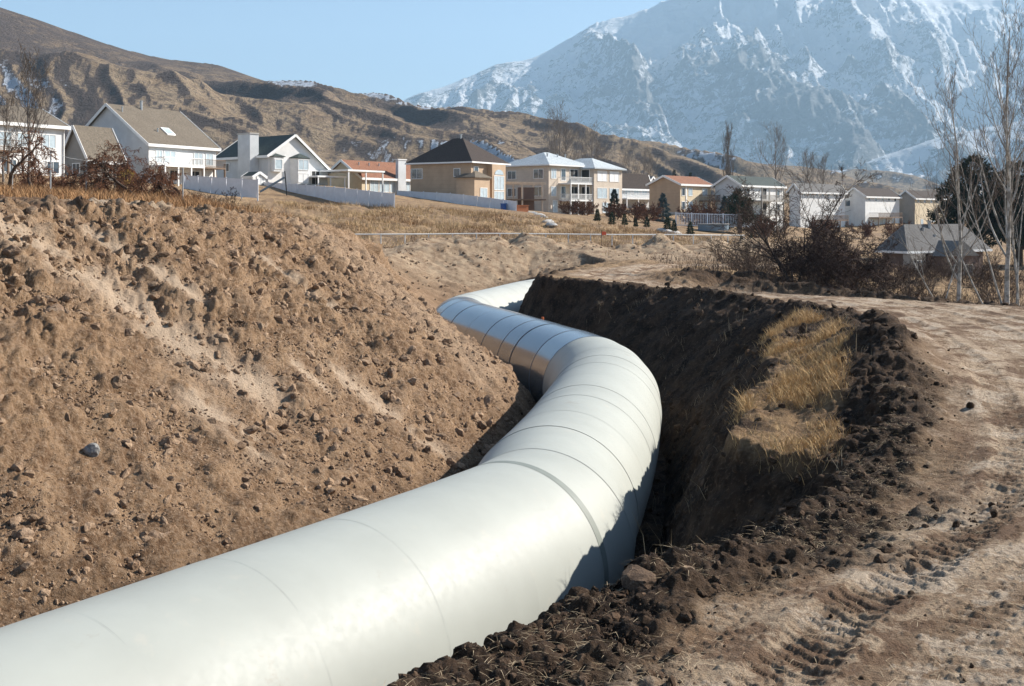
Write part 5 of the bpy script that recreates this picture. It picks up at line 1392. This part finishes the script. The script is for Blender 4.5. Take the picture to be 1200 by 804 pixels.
rock(745,683,hit(745,683,4,20),.2,M_rockd,'broad cracked earth clod on the near lip right of the pipe',14,(1.3,.8,.5))
rock(790,668,hit(790,668,4,20),.14,M_rockt,'pale topped flat clod right of the broad cracked one',15,(1.4,.8,.4))

# ------------------------------------------------------------------ dry grass and straw (uncountable)
def straw_mat(name, a, b, sc_=6):
    m, nt, p, out = newmat(name)
    geo = nt.nodes.new('ShaderNodeNewGeometry').outputs['Position']
    n = noise(nt, sc_, 6, .7, geo)
    nt.links.new(mix(nt, rampv(nt, n, .35, .62), a, b), p.inputs['Base Color']); p.inputs['Roughness'].default_value = .8; p.inputs['Specular IOR Level'].default_value = .15
    return m
ST_mix = straw_mat('mixed_weeds', (.22,.115,.05), (.50,.36,.19), .18)
ST_gold = straw_mat('golden_straw', (.33,.20,.085), (.62,.43,.21)); ST_rust = straw_mat('rusty_weeds', (.22,.11,.05), (.42,.25,.12)); ST_pale = straw_mat('pale_straw', (.30,.22,.13), (.55,.44,.29))
def blades(name, x, y, z, h, w, mat, label, lean=.35, cat='grass', flat=False):
    n = len(x); a = RNG.rand(n)*6.283; l = lean*(.3+RNG.rand(n)*1.2)
    d = np.stack([np.cos(a)*l, np.sin(a)*l, np.ones(n)*(0.12 if flat else 1)], -1)
    if flat: d[:,:2] /= np.linalg.norm(d[:,:2],axis=1,keepdims=True)
    d /= np.linalg.norm(d,axis=1,keepdims=True)
    b = RNG.rand(n)*6.283; s = np.stack([np.cos(b), np.sin(b), np.zeros(n)], -1)
    base = np.stack([x,y,z], -1); h = h[:,None]; w = w[:,None]
    mid = base+d*h*.55; tip = base+d*h+np.stack([np.cos(a),np.sin(a),-np.ones(n)*.4],-1)*h*.18
    V = np.stack([base-s*w, base+s*w, mid+s*w*.7, mid-s*w*.7, tip+s*w*.15, tip-s*w*.15], 1).reshape(-1,3)
    k = np.arange(n)[:,None]*6
    Q = np.concatenate([k+np.array([0,1,2,3]), k+np.array([3,2,4,5])])
    o = np_mesh(name, V, Q, mat); tag(o, label, cat, kind='stuff'); return o
def patch(n, x0, x1, y0, y1, key, thr=.3, nscale=.9, seed=1, fn=None):
    x = RNG.uniform(x0,x1,n); y = RNG.uniform(y0,y1,n)
    X,Y,Z,m,D = ground(x,y)
    p = m[key] if fn is None else fn(x,y,m)
    keep = (RNG.rand(n) < p*sstep(-.3,.25,fbm(x*nscale,y*nscale,oct=3,seed=seed)+.05))
    return x[keep], y[keep], (Z+D)[keep]-.02
x,y,z = patch(260000, 1.5, 9.8, 14, 34, 'bench', seed=111); n = len(x)
blades('dry_grass', x, y, z, .08+.27*RNG.rand(n)**1.8, .003+.003*RNG.rand(n), ST_gold, 'golden dry grass on the sunlit shelf inside the right lip of the trench', lean=.6)
x,y,z = patch(12000, 1, 11, 9, 45, 'dark', seed=113, fn=lambda x,y,m: (m['dark'] > .6)*(m['lat'] < 0)*.5*(fbm(x*.9,y*.9,oct=2,seed=5) > .12)); n = len(x)
blades('dead_stalks', x, y, z, .15+.4*RNG.rand(n)**2, .002+.003*RNG.rand(n), ST_pale, 'dead pale stalks sticking out of the shaded right wall')
x,y,z = patch(90000, -2, 7, 5.2, 18, 'dark', seed=115, fn=lambda x,y,m: (m['lat'] > -.3)*np.clip(m['dark']+.25,0,1)*.6); n = len(x)
blades('straw_litter', x, y, z+.02, .04+.13*RNG.rand(n)**1.5, .0012+.0015*RNG.rand(n), ST_pale, 'bits of straw lying over the dark earth of the near lip', lean=1, flat=True, cat='straw')
x,y,z = patch(110000, -26, 28, 74, 130, 'grass', nscale=.35, seed=117, fn=lambda x,y,m: m['grass']*.9); n = len(x)
blades('dry_weeds', x, y, z, .18+.55*RNG.rand(n)**1.6, .012+.012*RNG.rand(n), ST_mix, 'tall dry weeds covering the slope around the wire fence', cat='weeds')
x,y,z = patch(50000, -26, -8, 31, 62, 'grass', nscale=.5, seed=119, fn=lambda x,y,m: m['grass']); n = len(x)
blades('rusty_weeds', x, y, z, .12+.45*RNG.rand(n)**1.6, .006+.007*RNG.rand(n), ST_rust, 'rusty orange weeds on the bank top around the old vines', cat='weeds')
x,y,z = patch(26000, 9, 40, 42, 80, 'grass', nscale=.5, seed=121, fn=lambda x,y,m: m['grass']*(x > 8)); n = len(x)
blades('brush_weeds', x, y, z, .2+.7*RNG.rand(n)**1.6, .006+.008*RNG.rand(n), BK_purple, 'brown weeds and brush on the low ground beyond the road', cat='weeds')



# ------------------------------------------------------------------ light, sky, camera
SUN_AZ = math.radians(68); SUN_EL = math.radians(33)     # azimuth clockwise from +Y (view direction)
world = bpy.data.worlds.new('World'); sc.world = world; world.use_nodes = True
nt = world.node_tree; bg = nt.nodes['Background']
sky = nt.nodes.new('ShaderNodeTexSky'); sky.sky_type = 'NISHITA'; sky.sun_disc = False
sky.sun_elevation = SUN_EL; sky.sun_rotation = SUN_AZ; sky.altitude = 1400; sky.air_density = 1.0; sky.dust_density = .6; sky.ozone_density = 1.3
nt.links.new(sky.outputs[0], bg.inputs[0]); bg.inputs[1].default_value = .068
sun = bpy.data.lights.new('sun', 'SUN'); sun.energy = 5.0; sun.angle = math.radians(.53); sun.color = (1, .93, .84)
so = bpy.data.objects.new('sun', sun); COL.objects.link(so)
from mathutils import Vector
sd = Vector((math.sin(SUN_AZ)*math.cos(SUN_EL), math.cos(SUN_AZ)*math.cos(SUN_EL), math.sin(SUN_EL)))
so.rotation_euler = sd.to_track_quat('Z', 'Y').to_euler(); so.location = sd*100

cam = bpy.data.cameras.new('camera'); co = bpy.data.objects.new('camera', cam); COL.objects.link(co)
co.location = (0, 0, EYE); co.rotation_euler = (math.pi/2, 0, 0)
cam.sensor_width = 36; cam.lens = 36*F/1200; cam.shift_y = -(402-HZ)/1200; cam.clip_end = 60000; cam.clip_start = .1
sc.camera = co
sc.render.engine = 'CYCLES'
sc.view_settings.view_transform = 'Standard'; sc.view_settings.look = 'None'; sc.view_settings.gamma = 1
sc.view_settings.use_curve_mapping = False
sc.view_settings.exposure = 1.27
